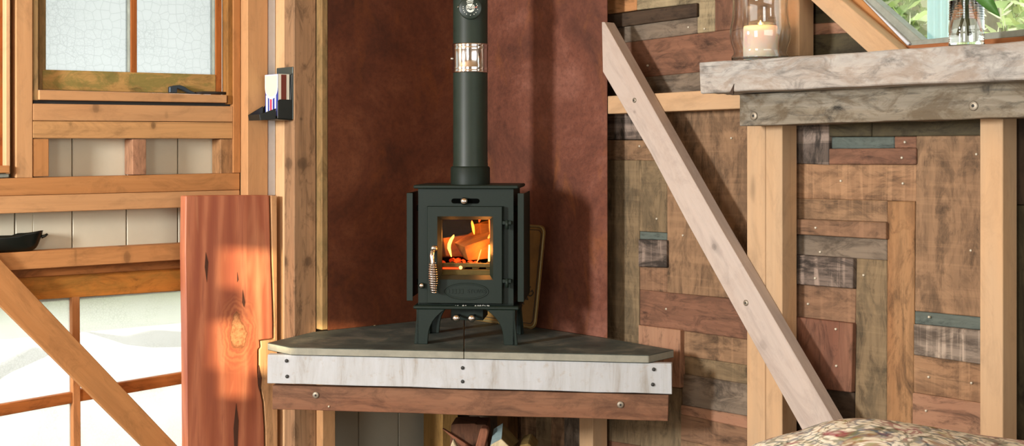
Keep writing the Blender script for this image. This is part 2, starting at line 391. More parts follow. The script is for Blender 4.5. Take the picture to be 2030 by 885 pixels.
# right wall: patchwork of reclaimed planks on a backing
PLX = .085
def rec(c, **k): return wood('reclaimed_'+c, c, **k)
def rec(c, **k): return wood('reclaimed_'+c, c, mott=.5, **k)
K = dict(
 brown=rec('8c6d50', var=.25, saw=.12, dirt=.3), brown2=rec('997656', var=.25, saw=.18, dirt=.25, tint='7a5236'),
 olive=rec('7e6a4e', var=.25, dirt=.35, dirtc='4c4332', saw=.1), dk=rec('4a3a2b', var=.3, dirt=.3), dkolive=rec('4f4630', var=.3, dirt=.3),
 red=rec('805a44', var=.3, dirt=.25, tint='6e4c3a'), salmon=rec('a07a5e', var=.15, tint='966850'), grey=rec('80705e', var=.25, dirt=.35, tint='5a5348'),
 blue=rec('60675e', var=.2, dirt=.2, tint='46534e'), rough=rec('75665a', var=.5, dirt=.7, dirtc='2c2620', saw=.5, tint='3c332c'),
 roughw=rec('8b7c6c', var=.5, dirt=.5, dirtc='43382e', saw=.5, tint='5a4c40'), tan=rec('9c7650', var=.25, tint='8a5a34', dirt=.2),
 orange=rec('b88456', var=.2, tint='a0683a'), beige=rec('9c8c6c', var=.25, dirt=.2, saw=.1), rbrown=rec('87664c', var=.25, saw=.1, dirt=.2), deepred=rec('7e5742', var=.25, tint='5c3024', dirt=.2))
# (top-left, top-right, bottom-right, bottom-left) as measured, material, grain h/v, how far the face stands out
P = [
 [(1150,-60),(1262,-78),(1262,20),(1150,37),'orange','h',0], [(1262,-78),(1416,-100),(1416,2),(1262,20),'beige','h',0],
 [(1150,37),(1381,6),(1381,33),(1150,64),'dk','h',.012], [(1150,64),(1382,33),(1382,66),(1150,96),'grey','h',0],
 [(1382,4),(1417,0),(1417,62),(1382,66),'beige','v',0], [(1417,-100),(1480,-108),(1480,55),(1417,62),'red','v',.003],[(1480,-108),(1700,-130),(1700,30),(1480,55),'rbrown','h',.0],
 [(1150,96),(1700,26),(1700,112),(1150,166),'red','h',0], [(1150,166),(1700,112),(1700,200),(1150,200),'grey','h',0],
 [(1150,200),(1271,200),(1271,277),(1150,276),'rough','v',0], [(1150,277),(1322,279),(1322,319),(1150,317),'brown','h',0],
 [(1150,317),(1267,318),(1267,668),(1150,650),'olive','v',0], [(1267,318),(1322,319),(1322,462),(1267,459),'olive','v',0],
 [(1322,200),(1482,200),(1482,595),(1322,581),'brown','v',0], [(1271,200),(1322,200),(1322,279),(1271,277),'olive','v',0],
 [(1268,459),(1322,462),(1322,477),(1268,475),'blue','h',-.004], [(1265,475),(1321,477),(1321,531),(1265,529),'rough','h',.012],
 [(1268,529),(1322,531),(1322,581),(1268,575),'rbrown','h',0], [(1268,575),(1482,596),(1482,674),(1268,645),'red','h',.003],
 [(1265,645),(1348,655),(1348,770),(1265,759),'salmon','v',.02], [(1352,656),(1482,674),(1482,725),(1352,706),'brown','h',0],
 [(1352,706),(1482,725),(1482,763),(1352,742),'olive','h',-.003], [(1352,742),(1482,763),(1482,826),(1352,803),'grey','h',.003],
 [(1349,803),(1482,826),(1482,851),(1349,822),'salmon','h',0], [(1349,822),(1482,851),(1482,902),(1349,873),'rbrown','h',0],
 [(1349,873),(1482,902),(1482,1000),(1349,960),'brown','h',0], [(1269,759),(1352,770),(1349,960),(1269,940),'olive','v',0],
 [(1150,640),(1269,660),(1269,885),(1150,866),'olive','v',0], [(1150,866),(1269,885),(1269,960),(1150,940),'red','h',0],
 [(1480,190),(1643,190),(1643,327),(1480,320),'rough','v',.004], [(1643,190),(1727,190),(1727,270.5),(1643,271),'dkolive','h',.005],
 [(1727,190),(1945,180),(1945,269),(1727,271),'dkolive','h',0], [(1646,272),(1773,271.5),(1773,294.5),(1646,295),'blue','h',-.01],
 [(1773,271),(1817,271),(1817,294),(1773,294),'red','h',0], [(1643,295),(1816,294),(1816,326.5),(1643,326),'red','h',.008],
 [(1480,324),(1817,327),(1817,400),(1480,391),'brown2','h',0], [(1480,391),(1759,398),(1759,441),(1480,431),'brown','h',0],
 [(1759,399),(1814,400),(1810,860),(1757,860),'tan','v',0], [(1816,270),(1948,269),(1948,630),(1813,617),'brown','v',.002],
 [(1480,431),(1756,441.5),(1756,475),(1480,459),'rbrown','h',.014], [(1480,459),(1758,475),(1758,517),(1480,499),'grey','h',0],
 [(1480,499),(1691,513),(1690,572.5),(1480,556),'rough','h',.016], [(1697,513),(1758,517),(1758,860),(1694,860),'olive','v',0],
 [(1480,556),(1697,573),(1695,642),(1480,620),'rbrown','h',0], [(1480,618),(1690,642),(1687,779),(1480,754),'deepred','v',.018],
 [(1480,745),(1694,778),(1694,900),(1480,900),'dk','h',-.004], [(1813,617),(1945,630),(1945,655),(1813,643),'blue','h',-.004],
 [(1811,643),(1945,656),(1945,723),(1811,704),'roughw','h',.006], [(1811,704),(1945,723),(1945,800),(1811,779),'brown2','h',0],
 [(1808,779),(1945,800),(1945,920),(1808,890),'salmon','h',0], [(1945,180),(2120,170),(2120,408),(1945,405),'dk','v',0],
 [(1945,405),(2120,410),(2120,960),(1945,940),'dkolive','v',0],
 [(1550,-100),(1700,-130),(1700,42),(1550,52),'dkolive','h',.001], [(1590,48),(1700,42),(1700,64),(1590,71),'salmon','h',.004], [(1550,71),(1730,63),(1830,120),(1830,160),(1550,160),'dkolive','h',.002],
 [(960,790),(1004,797),(1004,960),(960,960),'dk','v',0], [(1004,797),(1034,802),(1034,960),(1004,960),'rbrown','v',.002], [(1034,802),(1062,806),(1062,960),(1034,960),'brown','v',0],
 [(1062,806),(1092,810),(1092,960),(1062,960),'olive','v',.002], [(1092,810),(1118,814),(1118,960),(1092,960),'brown','v',0], [(1118,814),(1152,818),(1152,960),(1118,960),'grey','v',.003],
]
rw = MB()
for p in P:
    *q, mk, gr, so_ = p
    base = qR(PLX, *q)
    # measured on the protruded face
    pts = qR(PLX-so_, *q)
    rw.prism(pts, (.03+so_, 0, 0), K[mk], g=(YB if gr == 'h' else UP), bevel=.0022)
# small nail heads
for (nx, ny) in [(1354,467),(1321,613),(1397,57),(1284,130),(1365,54),(1302,434),(1331,667),(1627,427+36),(1626,500),(1616,552),(1712,546),(1602,603),(1657,653),(1658,726),(1794,282),(1788,313),(1667,359),(1790,364),(1617,452),(1925,497),(1842,629),(1841,748),(1926,760),(1836,815),(1450,274),(1268,290),(1936,306)]:
    screw(rw, onR(nx, ny, PLX-.002-(.018 if (nx, ny) in [(1657,653),(1658,726)] else .014 if ny == 452 else .016 if ny==552 else .008 if ny==313 else 0.0)), (-1, 0, 0), .0035, NAIL, False)
# backing boards, cut round the slanted window
BX = PLX+.03
zb = onR(1850, 92, BX).z
a = onR(1796, 92, BX); dtop = onR(1700, -2, BX)
slope = (dtop.y-a.y)/(dtop.z-a.z)
ytop = a.y+slope*(ZC-a.z)
rw.prism([V((BX, .3, 0)), V((BX, -5.1, 0)), V((BX, -5.1, zb)), V((BX, .3, zb))], (.05, 0, 0), K['dk'], bevel=0)
rw.prism([V((BX, .3, zb)), V((BX, a.y, zb)), V((BX, ytop, ZC)), V((BX, .3, ZC))], (.05, 0, 0), K['dk'], bevel=0)
rw.prism([V((BX, -3.3, zb)), V((BX, -5.1, zb)), V((BX, -5.1, ZC)), V((BX, -3.3, ZC))], (.05, 0, 0), K['dk'], bevel=0)
S(rw.build('wall_right'))

# =====================================================================
# LEFT WALL FRAMING
# =====================================================================
def timber(name, pts, ext, mat, label, cat, group=None, **k): return wprism(name, pts, ext, mat, label, cat, group, **k)
dp = TGY-FD-.001
timber('timber_post', vpost(FD, 32, 65, onL(45, 353, FD).z, ZC-.002), (0, sideY(32, FD, 21)-FD, 0), PINE, 'tall orange pine post between the left edge window and the wired glass window', 'post')
timber('timber_stud', qL(FD+.002, (66, 275.5), (97, 275.5), (97, 350), (66, 351)), (0, dp-.004, 0), FIR, 'short orange stud at the left end of the cream panel row under the window', 'stud')
timber('timber_stud', qL(FD+.004, (263, 276), (290, 276), (290, 346.5), (263, 347)), (0, dp-.006, 0), wood('grey_brown_stud', 'a97c5e', .25, dirt=.2, tint='96704e'), 'short rough stud in the middle of the cream panel row under the window', 'stud')
timber('timber_stud', qL(FD+.004, (437.5, 276), (461.8, 276), (461.8, 344), (437.5, 344.6)), (0, dp-.006, 0), wood('grey_brown_stud2', 'a67a50', .25, dirt=.25, tint='8c6a44'), 'short weathered stud at the right end of the cream panel row under the window', 'stud')
timber('timber_rail', qL(FD, (65.5, 205.5), (462, 211), (462, 241.8), (65.5, 239.3)), (0, dp, 0), wood('planed_pine_k', 'bf9264', .14, mott=.15, freq=.8, tint='be8a5a', kn=tuple(uvof(onL(a_, b_, FD), XB, YB)+(c_, d_, e_) for a_, b_, c_, d_, e_ in ((190, 213, .012, .018, .7), (330, 228, .006, .012, .3)))), 'upper of two stacked pine rails just below the wired glass window', 'rail', g=XB, off=(0, 0))
timber('timber_rail', qL(FD, (65.5, 240.3), (462, 242.8), (462, 275), (65.5, 274.3)), (0, dp, 0), wood('pine_rail_b', 'c2935f', .2, mott=.25, freq=.8, kn=tuple(uvof(onL(a_, b_, FD), XB, YB)+(c_, d_, e_) for a_, b_, c_, d_, e_ in ((304, 249, .009, .012, .9), (140, 246, .005, .006, .5)))), 'lower of two stacked pine rails just below the wired glass window', 'rail', g=XB, off=(0, 0))
timber('timber_rail', qL(FD, (-260, 360), (475.5, 343.5), (475.5, 376.8), (-260, 395.5)), (0, dp, 0), FIR, 'long darker orange rail directly under the short studs on the left wall', 'rail')
timber('timber_rail', qL(FD, (-260, 396), (475.5, 377.4), (475.5, 408), (-260, 433)), (0, dp, 0), PINE, 'long lighter pine rail forming the top of the niche with the black dish', 'rail')
timber('timber_rail', qL(FD, (-260, 516), (500, 476.5), (500, 507), (-260, 554)), (0, dp, 0), wood('fir_k', 'bc8450', .2, mott=.2, freq=.8, tint='a8703e', kn=tuple(uvof(onL(a_, b_, FD), XB, YB)+(c_, d_, e_) for a_, b_, c_, d_, e_ in ((252, 511, .012, .022, .7), (150, 505, .004, .03, .4)))), 'ledge rail under the black dish, above the lower window', 'rail', g=XB, off=(0, 0))
timber('timber_post', vpost(FD-.002, 462.5, 477, onL(470, 343, FD).z, ZC-.002), (0, .07, 0), FIR, 'slim orange post at the right side of the wired glass window', 'post')
BF = .152
timber('timber_post', vpost(BF, 491, 531, 0.001, ZC-.002), (0, sideY(491, BF, 476.5)-BF, 0), PINE, 'wide flat pine post rising behind the redwood slab', 'post')
timber('white_trim', vpost(BF+.01, 531.6, 546, onL(540, 388, BF).z, ZC-.002), (0, .03, 0), WHITET, 'narrow white vertical trim strip left of the match holder post', 'trim')
timber('timber_plank', qL(.108, (537, 388), (549, 388), (551, 1010), (529, 1010), (527, 850), (524, 800), (520, 779), (516, 766), (514.5, 735), (514.5, 694), (518, 689), (517, 676.5), (544, 673.5), (544, 640), (543, 600), (540, 520), (538, 430)), (0, .035, 0), TANW, 'narrow tan plank showing beyond the right edge of the redwood slab', 'plank', g=UP)
yA1 = sideY(582.5, .038, 562.5); yA2 = sideY(582.5, .038, 545)
timber('timber_post', vpost(.038, 583.5, 626.5, .001, ZC-.002), (0, yA1-.038, 0), wood('rough_sawn_fir', 'a07c5a', .4, mott=.5, kn=tuple(uvof(onL(a_, b_, .038), UP, YB)+(c_, d_, e_) for a_, b_, c_, d_, e_ in ((600, 325, .022, .02, .9), (611, 518, .016, .014, .85), (597, 236, .005, .005, .9)))), 'rough-sawn brown post that carries the match holder', 'post', g=UP, off=(0, 0))
pA = vpost(yA1+.001, 0, 0, 0, 1); xa = onL(583.5, HY, .038).x; xb = onL(626.5, HY, .038).x
timber('timber_post', [V((xa, yA1+.0006, .001)), V((xb, yA1+.0006, .001)), V((xb, yA1+.0006, ZC-.002)), V((xa, yA1+.0006, ZC-.002))], (0, .262-yA1, 0), PINE_P, 'pale post fixed behind the rough-sawn brown post', 'post')
yb = sideY(638.2, 0, 626.5)
timber('timber_batten', vpost(0.0, 638.2, 650, .553, ZC-.002), (0, yb-.001, 0), OLIVE_D, 'thin upright batten along the left edge of the rusted steel', 'batten')
timber('timber_post', vpost(0.0, 639.5, 665, .001, .49), (0, .05, 0), PINE, 'orange post below the hearth, left of the cream boards', 'post')
# under-hearth posts near the corner
timber('timber_post', vpost(.1, 877, 908, .001, .44), (0, .12, 0), wood('ochre_fir', 'b0854a', .2), 'post under the hearth beside the stacked firewood', 'post')  # one even ochre fir tone
# diagonal brace, left
br = thing('diagonal_brace', 'orange diagonal brace crossing the lower frosted window at the left', 'brace')
MB().prism(qL(.172, (-40, 470), (8, 522), (352, 885), (520, 1062), (450, 1050), (282, 885), (0, 606), (-40, 567)), (0, .024, 0), FIR, g=onL(352, 885, .17)-onL(8, 522, .17)).build('board', br)
recentre(br)

# ---------------- windows ----------------
def sub(mb, name, parent): return mb.build(name, parent)
w1 = bpy.data.objects.new('window_1', None); col.objects.link(w1); S(w1)
T = -260
f = MB()
f.prism(qL(FD+.003, (65.5, T), (76.5, T), (76.5, 199), (65.5, 199)), (0, .06, 0), OLIVE_D)                     # left jamb
f.prism(qL(FD+.003, (451.5, T), (462, T), (462, 207), (451.5, 207)), (0, sideY(451.5, FD, 440)-FD, 0), wood('jamb_r', '9c6c34', .25, dirt=.2))
f.build('window_frame', w1)
f = MB(); sd = .235
f.prism(qL(sd, (77, T), (91.5, T), (91.5, 178), (77, 178)), (0, .03, 0), OLIVE_D)
f.prism(qL(sd, (427.5, T), (440, T), (440, 188), (427.5, 188)), (0, .036, 0), SASHO)
f.prism(qL(sd-.001, (84, 138), (428, 148), (428, 187), (84, 178)), (0, .034, 0), OLIVEW)
f.prism(qL(sd, (259.5, T), (272, T), (272, 147), (259.5, 146)), (0, .034, 0), SASHO)
f.build('sash', w1)
f = MB()
def greyside(pxf, d0, wdt, zt, zb_):  # grey painted rebate on the side faces
    x0 = onL(pxf, HY, d0).x
    f.prism([V((x0, d0+.004, zb_)), V((x0, d0+.036, zb_)), V((x0, d0+.036, zt)), V((x0, d0+.004, zt))], (-.002, 0, 0), GREYP, bevel=0)
greyside(259.5, sd, 0, 2.1, onL(259, 145, sd).z); greyside(427.5, sd, 0, 2.1, onL(427, 148, sd).z)
f.build('putty', w1)
for a, b_ in ((88, 262), (262, 430)):
    MB().prism(qL(.258, (a, T), (b_, T), (b_, 150), (a, 145)), (0, .003, 0), FROST_W, bevel=0).build('pane', w1)
MB().prism(qL(FD-.008, (78, 178.5), (450, 188.5), (450, 204), (78, 198)), (0, .05, 0), PINE).build('window_sill', w1)
f = MB(); f.prism(qL(FD+.02, (66, 197), (461, 203), (461, 212), (66, 207)), (0, .05, 0), DARKHOLE, bevel=0); f.build('sill_gap_shade', w1)  # dark strip painting the shade of the gap under the sill
# lower window
w2 = bpy.data.objects.new('window_2', None); col.objects.link(w2); S(w2)
f = MB()
f.prism(qL(.222, (-260, 550), (500, 506), (500, 524), (-260, 570)), (0, .045, 0), wood('dark_rail', '8a5428', .25), g=XB)
f.build('window_frame', w2)
f = MB()
f.prism(qL(.236, (-260, 568), (500, 522), (500, 568), (-260, 616)), (0, .032, 0), wood('honey_sash', 'b5702c', .25, dirt=.3, dirtc='7c6028', tint='a8742e'), g=XB)
f.prism(qL(.236, (143.5, 588), (158.5, 588), (162, 1100), (147, 1100)), (0, .032, 0), wood('muntin', 'b87a48', .25))
f.prism(qL(.240, (-260, 848), (144, 779), (144, 800), (-260, 874)), (0, .028, 0), SASHO, g=XB)
f.prism(qL(.240, (158, 773), (500, 717), (500, 738), (158, 797)), (0, .028, 0), SASHO, g=XB)
f.prism(qL(.236, (-260, 1100), (500, 1000), (500, 1060), (-260, 1160)), (0, .032, 0), SASHO, g=XB)
f.build('sash', w2)
for q in ([(-260, 600), (150, 580), (150, 800), (-260, 860)], [(150, 580), (490, 560), (490, 730), (150, 790)], [(-260, 850), (150, 785), (150, 1060), (-260, 1110)], [(150, 785), (490, 725), (490, 1020), (150, 1060)]):
    MB().prism(qL(.258, *q), (0, .003, 0), FROST, bevel=0).build('pane', w2)
# far left window
w4 = bpy.data.objects.new('window_4', None); col.objects.link(w4); S(w4)
f = MB()
f.prism(qL(FD+.003, (11.5, T), (20.5, T), (20.5, 345), (11.5, 345)), (0, .03, 0), PINE_P); f.build('window_frame', w4)
f = MB(); f.prism(qL(.232, (-60, T), (11, T), (11, 332), (-60, 332)), (0, .03, 0), wood('sash_lft', '9c5220', .3, dirt=.2, dirtc='8a7a40')); f.build('sash', w4)
MB().prism(qL(FD-.012, (-100, 330), (19.5, 328.5), (19.5, 343), (-100, 346)), (0, .05, 0), FIR).build('window_sill', w4)
f = MB(); f.prism(qL(FD+.004, (-100, 347), (18, 344), (18, 351.5), (-100, 356)), (0, .05, 0), GREYP); f.build('window_sill_packing', w4)

# redwood slab leaning in the corner of the left wall
rs = thing('redwood_slab', 'reddish figured redwood slab standing left of the hearth, patched with sunlight', 'wood slab')
outline = [(368.5, 388.5), (450, 387.5), (534, 387.5), (535, 430), (537, 520), (540, 600), (541, 640), (541, 672), (514.5, 675), (515.5, 689), (511, 694), (511, 735), (513, 766), (517, 779), (521, 800), (524, 850), (526, 1000), (368.5, 1010), (371, 885), (369, 640), (367, 500)]
MB().prism(qL(.108, *outline), (0, .04, 0), REDW, g=UP, bevel=.003, off=(0, 0)).build('slab', rs)
kb = MB()
for q in ([(468, 800), (473, 835), (471, 885), (466, 930), (463, 850)], [(481, 575), (486, 600), (484, 610), (480, 600)], [(408, 500), (413, 520), (410, 560), (406, 530)], [(470, 540), (473, 555), (470, 560)], [(513, 725), (519, 750), (516, 778), (512, 760)]):
    kb.prism(qL(.1072, *q), (0, .004, 0), plain('dark_bark_split', '4a2a18', .9), bevel=0)
kb.build('split', rs)
recentre(rs)

# rusted steel heat shields
xl = onL(650.5, HY, 0).x; yr = onR(1203.5, HY, 0).y
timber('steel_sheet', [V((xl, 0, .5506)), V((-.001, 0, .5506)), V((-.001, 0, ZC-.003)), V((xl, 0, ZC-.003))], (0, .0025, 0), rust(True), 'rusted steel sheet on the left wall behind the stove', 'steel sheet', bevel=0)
timber('steel_sheet', [V((0, .0025, .5506)), V((0, yr, .5506)), V((0, yr, ZC-.003)), V((0, .0025, ZC-.003))], (.0025, 0, 0), RUST, 'rusted steel sheet on the right wall, crossed by the stovepipe shadow', 'steel sheet', bevel=0)
# battens that hold the right steel sheet off the planks (behind it)
S(MB().prism([V((.0035, -.08, .56)), V((.0035, -.12, .56)), V((.0035, -.12, ZC-.003)), V((.0035, -.08, ZC-.003))], (.075, 0, 0), FIR).build('trim_3'))

# =====================================================================
# RIGHT WALL FRAMING
# =====================================================================
PF = -.005; pd = PLX-PF-.022
PINE_R = wood('bright_pine', 'b69876', .1, mott=.13, knots=.4, freq=.7, tint='cc9e6e')
timber('timber_post', vpost(PF, 1480.5, 1517, .001, onR(1500, 249, PF).z, 'R'), (pd, 0, 0), PINE_R, 'left half of the doubled pine post under the end of the shelf', 'post')
timber('timber_post', vpost(PF, 1517.6, 1550.5, .001, onR(1500, 249, PF).z, 'R'), (pd, 0, 0), PINE_R, 'right half of the doubled pine post under the end of the shelf', 'post')
timber('timber_post', vpost(PF, 1942.5, 1988, .001, onR(1960, 233, PF).z, 'R'), (pd, 0, 0), PINE_R, 'single pine post under the shelf at the right edge', 'post')
timber('timber_post', vpost(PF, 1545, 1584, onR(1570, 112, PF).z, ZC-.002, 'R'), (pd, 0, 0), PINE_R, 'upper pine post standing above the shelf behind the candle', 'post')
timber('timber_post', vpost(PF, 1148, 1175, .001, .41, 'R'), (pd, 0, 0), PINE_R, 'pine post under the right part of the hearth', 'post')
timber('timber_post', vpost(.012, 985, 1006, .001, .44, 'R'), (.05, 0, 0), wood('dk_post', '6c4c2a', .3), 'dark brown post under the hearth at the corner behind the firewood', 'post')
timber('timber_rail', qR(PF, (1204.5, 190.8), (1475, 175), (1475, 215), (1204.5, 226)), (pd, 0, 0), PINE_R, 'pale pine rail running from the rusted steel to the shelf', 'rail', g=YB)
bd = thing('diagonal_brace', 'pinkish pale diagonal brace crossing the plank wall on the right', 'brace')
BRF = -.052; GBR = onR(1592, 857, BRF)-onR(1361, 440, BRF)
mb = MB().prism(qR(BRF, (1192.5, 43.5), (1198, 43.5), (1310, 243), (1424, 445), (1640, 814), (1800, 1090), (1720, 1090), (1592, 857), (1475, 647), (1361, 440), (1290, 305), (1194.5, 142)), (PF-BRF-.001, 0, 0), wood('pinkish_pine', 'b5a79b', .13, mott=.16, knots=.3, freq=.6, tint='b5a090', dirt=.15, dirtc='a08c7c', kn=tuple(uvof(onR(a_, b_, BRF), GBR, XB)+(c_, d_, e_) for a_, b_, c_, d_, e_ in ((1416, 490, .011, .010, .65), (1258, 222, .006, .005, .5), (1513, 684, .016, .012, .35)))), g=GBR, off=(0, 0))
mb.build('board', bd)
for x_, y_, r in ((1258, 199, .008), (1479, 601, .009)): mb = MB(); screw(mb, onR(x_, y_, BRF), (-1, 0, 0), r); mb.build('screw', bd)
recentre(bd)

# shelf (mantel)
LBF = -.10
lb = thing('shelf_bearer', 'dark weathered timber screwed to the posts under the grey shelf beam', 'beam')
MB().prism(qR(LBF, (1466, 187), (2180, 150), (2180, 227.5), (1466, 249.5)), (PF-LBF-.001, 0, 0), WEATH_D, g=YB, cuts=14, rough=.0016, bevel=.002).build('beam', lb)
for x_, y_ in ((1494.5, 230), (1930, 210)):
    mb = MB(); screw(mb, onR(x_, y_, LBF-.001), (-1, 0, 0), .0125, SCREW); mb.build('washer_screw', lb)
recentre(lb)
UBF = -.195
ub = thing('shelf_beam', 'thick pale grey rough-hewn beam used as a shelf', 'shelf')
topz = onR(1700, 104, UBF).z; botz = onR(1700, 171.5, UBF).z
yl = onR(1386, HY, UBF).y
MB().prism([V((UBF, yl, botz)), V((UBF, -3.6, botz)), V((UBF, -3.6, topz)), V((UBF, yl, topz))], (PLX-UBF-.004, 0, 0), WEATH, g=YB, cuts=24, rough=.002, bevel=.003).build('beam', ub)
nk = MB(); p = onR(1452, 178, UBF)
nk.prism([p+V((-.001, .012, -.012)), p+V((-.001, -.003, -.012)), p+V((-.001, -.006, .016))], (.004, 0, 0), plain('split_notch', '3a2a1e', .9), bevel=0)
nk.build('notch', ub)
recentre(ub)

# slanted window above the shelf
w3 = bpy.data.objects.new('window_3', None); col.objects.link(w3); S(w3)
def slant(mb, d, pts, t, mat): mb.prism(qR(d, *pts), (t, 0, 0), mat, g=onR(1779, 94, d)-onR(1669, 0, d))
ws = thing('diagonal_brace', 'slanted pale pine timber beside the clear window above the shelf', 'brace')
mb = MB(); slant(mb, PF, [(1587, -17), (1587, -71), (1669, 0), (1790, 104), (1725, 108), (1607, 0)], .06, PINE_R); mb.build('board', ws); recentre(ws)
f = MB(); slant(f, .045, [(1545, -118), (1590, -118), (1709, 0), (1806, 100), (1780, 108), (1669, 0)], .05, FIR)
f.prism(qR(.045, (1780, 92), (2200, 58), (2200, 80), (1780, 112)), (.05, 0, 0), wood('sill_brown', '9a6038', .25), g=YB)
f.build('window_frame', w3)
f = MB(); slant(f, .062, [(1580, -118), (1600, -118), (1735, 0), (1830, 82), (1800, 98), (1704, 0)], .04, GREYP)
slant(f, .05, [(1584, -118), (1590, -118), (1712, 0), (1803, 86), (1798, 92), (1706, 0)], .02, WHITET)
f.prism(qR(.06, (1798, 82), (2200, 40), (2200, 54), (1798, 96)), (.04, 0, 0), GREYP, g=YB); f.build('sash', w3)
f = MB(); slant(f, .098, [(1600, -118), (1607, -118), (1742, 0), (1836, 78), (1826, 84), (1734, 0)], .012, plain('teal_seal', '1f5a5c', .4)); f.build('seal', w3)
f = MB(); f.prism(qR(.104, (1600, -130), (2300, -200), (2300, 40), (1825, 88)), (.004, 0, 0), WINGLASS, bevel=0); f.build('pane', w3)

# =====================================================================
# HEARTH
# =====================================================================
ZS = .55; TH = .024
A, B, C, D = onZ(530, 680, ZS), onZ(576, 689.5, ZS), onZ(1286, 705, ZS), onZ(1336, 694, ZS)
M = V((-.002, -.002, ZS)); sb = onZ(920, 697, ZS); fd = (C-B).normalized(); sb = B+fd*((sb-B).dot(fd))
gap = fd*.0008
AL = V((xl, -.002, ZS)); 
A2_ = V((A.x+.02, .03, ZS))
timber('slate_slab', [A, B, sb-gap, M-gap, V((xl+.002, -.002, ZS)), V((xl-.06, .0, ZS))], (0, 0, -TH), SLATE, 'left slate slab of the hearth under the stove', 'slate slab', 'slate slabs of the hearth top', bevel=.002)
timber('slate_slab', [sb+gap, C, D, V((-.002, yr-.06, ZS)), M+gap+V((0, -.002, 0))], (0, 0, -TH), SLATE, 'right slate slab of the hearth, ending beside the plank wall', 'slate slab', 'slate slabs of the hearth top', bevel=.002)
SEDGE = plain('sawn_slate_edge', '868474', .7, noise=.15, nscale=25)
for o in [x for x in bpy.data.objects if x.name.startswith('slate_slab')]:
    o.data.materials.append(SEDGE)
    for f_ in o.data.polygons:
        if abs(f_.normal.z) < .5: f_.material_index = 1
# front boards; the vertical plane of the slab's front edge
FN = V((-fd.y, fd.x, 0)); FN = FN if FN.dot(FW) > 0 else -FN
def onF(px, py, back=.006): return onP(px, py, B+FN*back, FN)
wb = thing('hearth_fascia_board', 'whitewashed fascia board along the front of the hearth', 'board')
p = [onF(530, 700), onF(1332, 716), onF(1332, 782), onF(530, 761)]
p[0].z = p[1].z = ZS-TH-.001
MB().prism(p, FN*.028, WWASH, g=fd, cuts=10, rough=.0012, bevel=.0015).build('board', wb)
for x_, y_ in ((568, 716), (569, 747), (917, 730), (917, 757), (1296, 733), (1294, 763)):
    mb = MB(); screw(mb, onF(x_, y_, .0045), -FN, .0055, DARKHOLE, False); mb.build('screw', wb)
recentre(wb)
hb = thing('hearth_support_board', 'reddish brown board screwed below the whitewashed hearth fascia', 'board')
RB = wood('aged_brown_board', '7c5840', .28, dirt=.35, dirtc='4e3424', tint='7a4a30', freq=.8)
z0_ = .003
p = [onF(540, 764.5, .012), onF(1326, 784, .012), onF(1324, 835.5, .012), onF(540, 812, .012)]
MB().prism(p, FN*.03, RB, g=fd, cuts=10, rough=.0008, bevel=.0015).build('board', hb)
for x_, y_ in ((626, 784), (1230, 803)): mb = MB(); screw(mb, onF(x_, y_, .0105), -FN, .0105); mb.build('washer_screw', hb)
mb = MB(); screw(mb, onF(652, 806.5, .0105), -FN, .003, NAIL, False); mb.build('nail', hb); recentre(hb)
# hidden ledgers carrying the slate
S(MB().prism([V((xl, -.045, ZS-TH-.001)), V((-.05, -.045, ZS-TH-.001)), V((-.05, -.045, ZS-.11)), V((xl, -.045, ZS-.11))], (0, .04, 0), FIR).build('trim_1'))
S(MB().prism([V((-.045, -.01, ZS-TH-.001)), V((-.045, yr, ZS-TH-.001)), V((-.045, yr, ZS-.11)), V((-.045, -.01, ZS-.11))], (.04, 0, 0), FIR).build('trim_2'))

# =====================================================================
# STOVE  (local frame: X right along its front, Y into depth, Z up)
# =====================================================================
so0 = onZ(923, 684, ZS); SX = V((1, -1, 0)).normalized(); SX = (SX*.94+fd*.06).normalized(); SY = V((-SX.y, SX.x, 0))
SY = SY if SY.dot(FW) > 0 else -SY
def s3(x_, y_, z_): return so0+SX*x_+SY*y_+UP*z_
def sbox(mb, x0, x1, y0, y1, z0, z1, mat, bevel=.0015):
    return mb.prism([s3(x0, y0, z0), s3(x1, y0, z0), s3(x1, y0, z1), s3(x0, y0, z1)], SY*(y1-y0), mat, g=SX, bevel=bevel)
def spoly(mb, pts, y0, t, mat, bevel=.0015): return mb.prism([s3(a, y0, b_) for a, b_ in pts], SY*t, mat, g=SX, bevel=bevel)
st = thing('wood_stove', 'small dark green-black cast wood stove with a lit fire on the slate hearth', 'stove')
DY = .27; DM = DY/2
# hollow body
mb = MB()
BX0, BX1, BZ0, BZ1, FY = -.155, .151, .125, .496, .018
OP = (-.09, .088, .207, .408)   # opening outer (x0,x1,z0,z1)
for q in ((BX0, OP[0]+.005, BZ0, BZ1), (OP[1]-.005, BX1, BZ0, BZ1), (OP[0]+.005, OP[1]-.005, BZ0, OP[2]+.005), (OP[0]+.005, OP[1]-.005, OP[3]-.005, BZ1)):
    sbox(mb, q[0], q[1], FY, FY+.012, q[2], q[3], STOVE, 0)
sbox(mb, BX0, BX0+.008, FY+.012, DY, BZ0, BZ1, STOVE); sbox(mb, BX1-.008, BX1, FY+.012, DY, BZ0, BZ1, STOVE)
sbox(mb, BX0, BX1, DY, DY+.008, BZ0, BZ1, STOVE); sbox(mb, BX0, BX1, FY, DY, BZ0-.002, BZ0+.006, STOVE)
mb.build('body', st)
mb = MB(); sbox(mb, -.168, .168, 0, DY+.015, .496, .507, STOVE, .003); mb.build('top_plate', st)
mb = MB(); sbox(mb, -.168, .170, -.004, DY+.015, .112, .123, STOVE, .003); mb.build('base_plate', st)
mb = MB()
for i in range(16):
    r_ = random.uniform(.0015, .004); mb.lathe([(0, r_), (r_*.7, r_*.6), (r_, 0)], plain('ash', 'a9aaa0', .9), s3(random.choice([random.uniform(-.04, .0), random.uniform(.03, .075)]), random.uniform(.001, .012), .123), UP, 7)
mb.build('ash', st)['kind'] = 'stuff'
mb = MB()
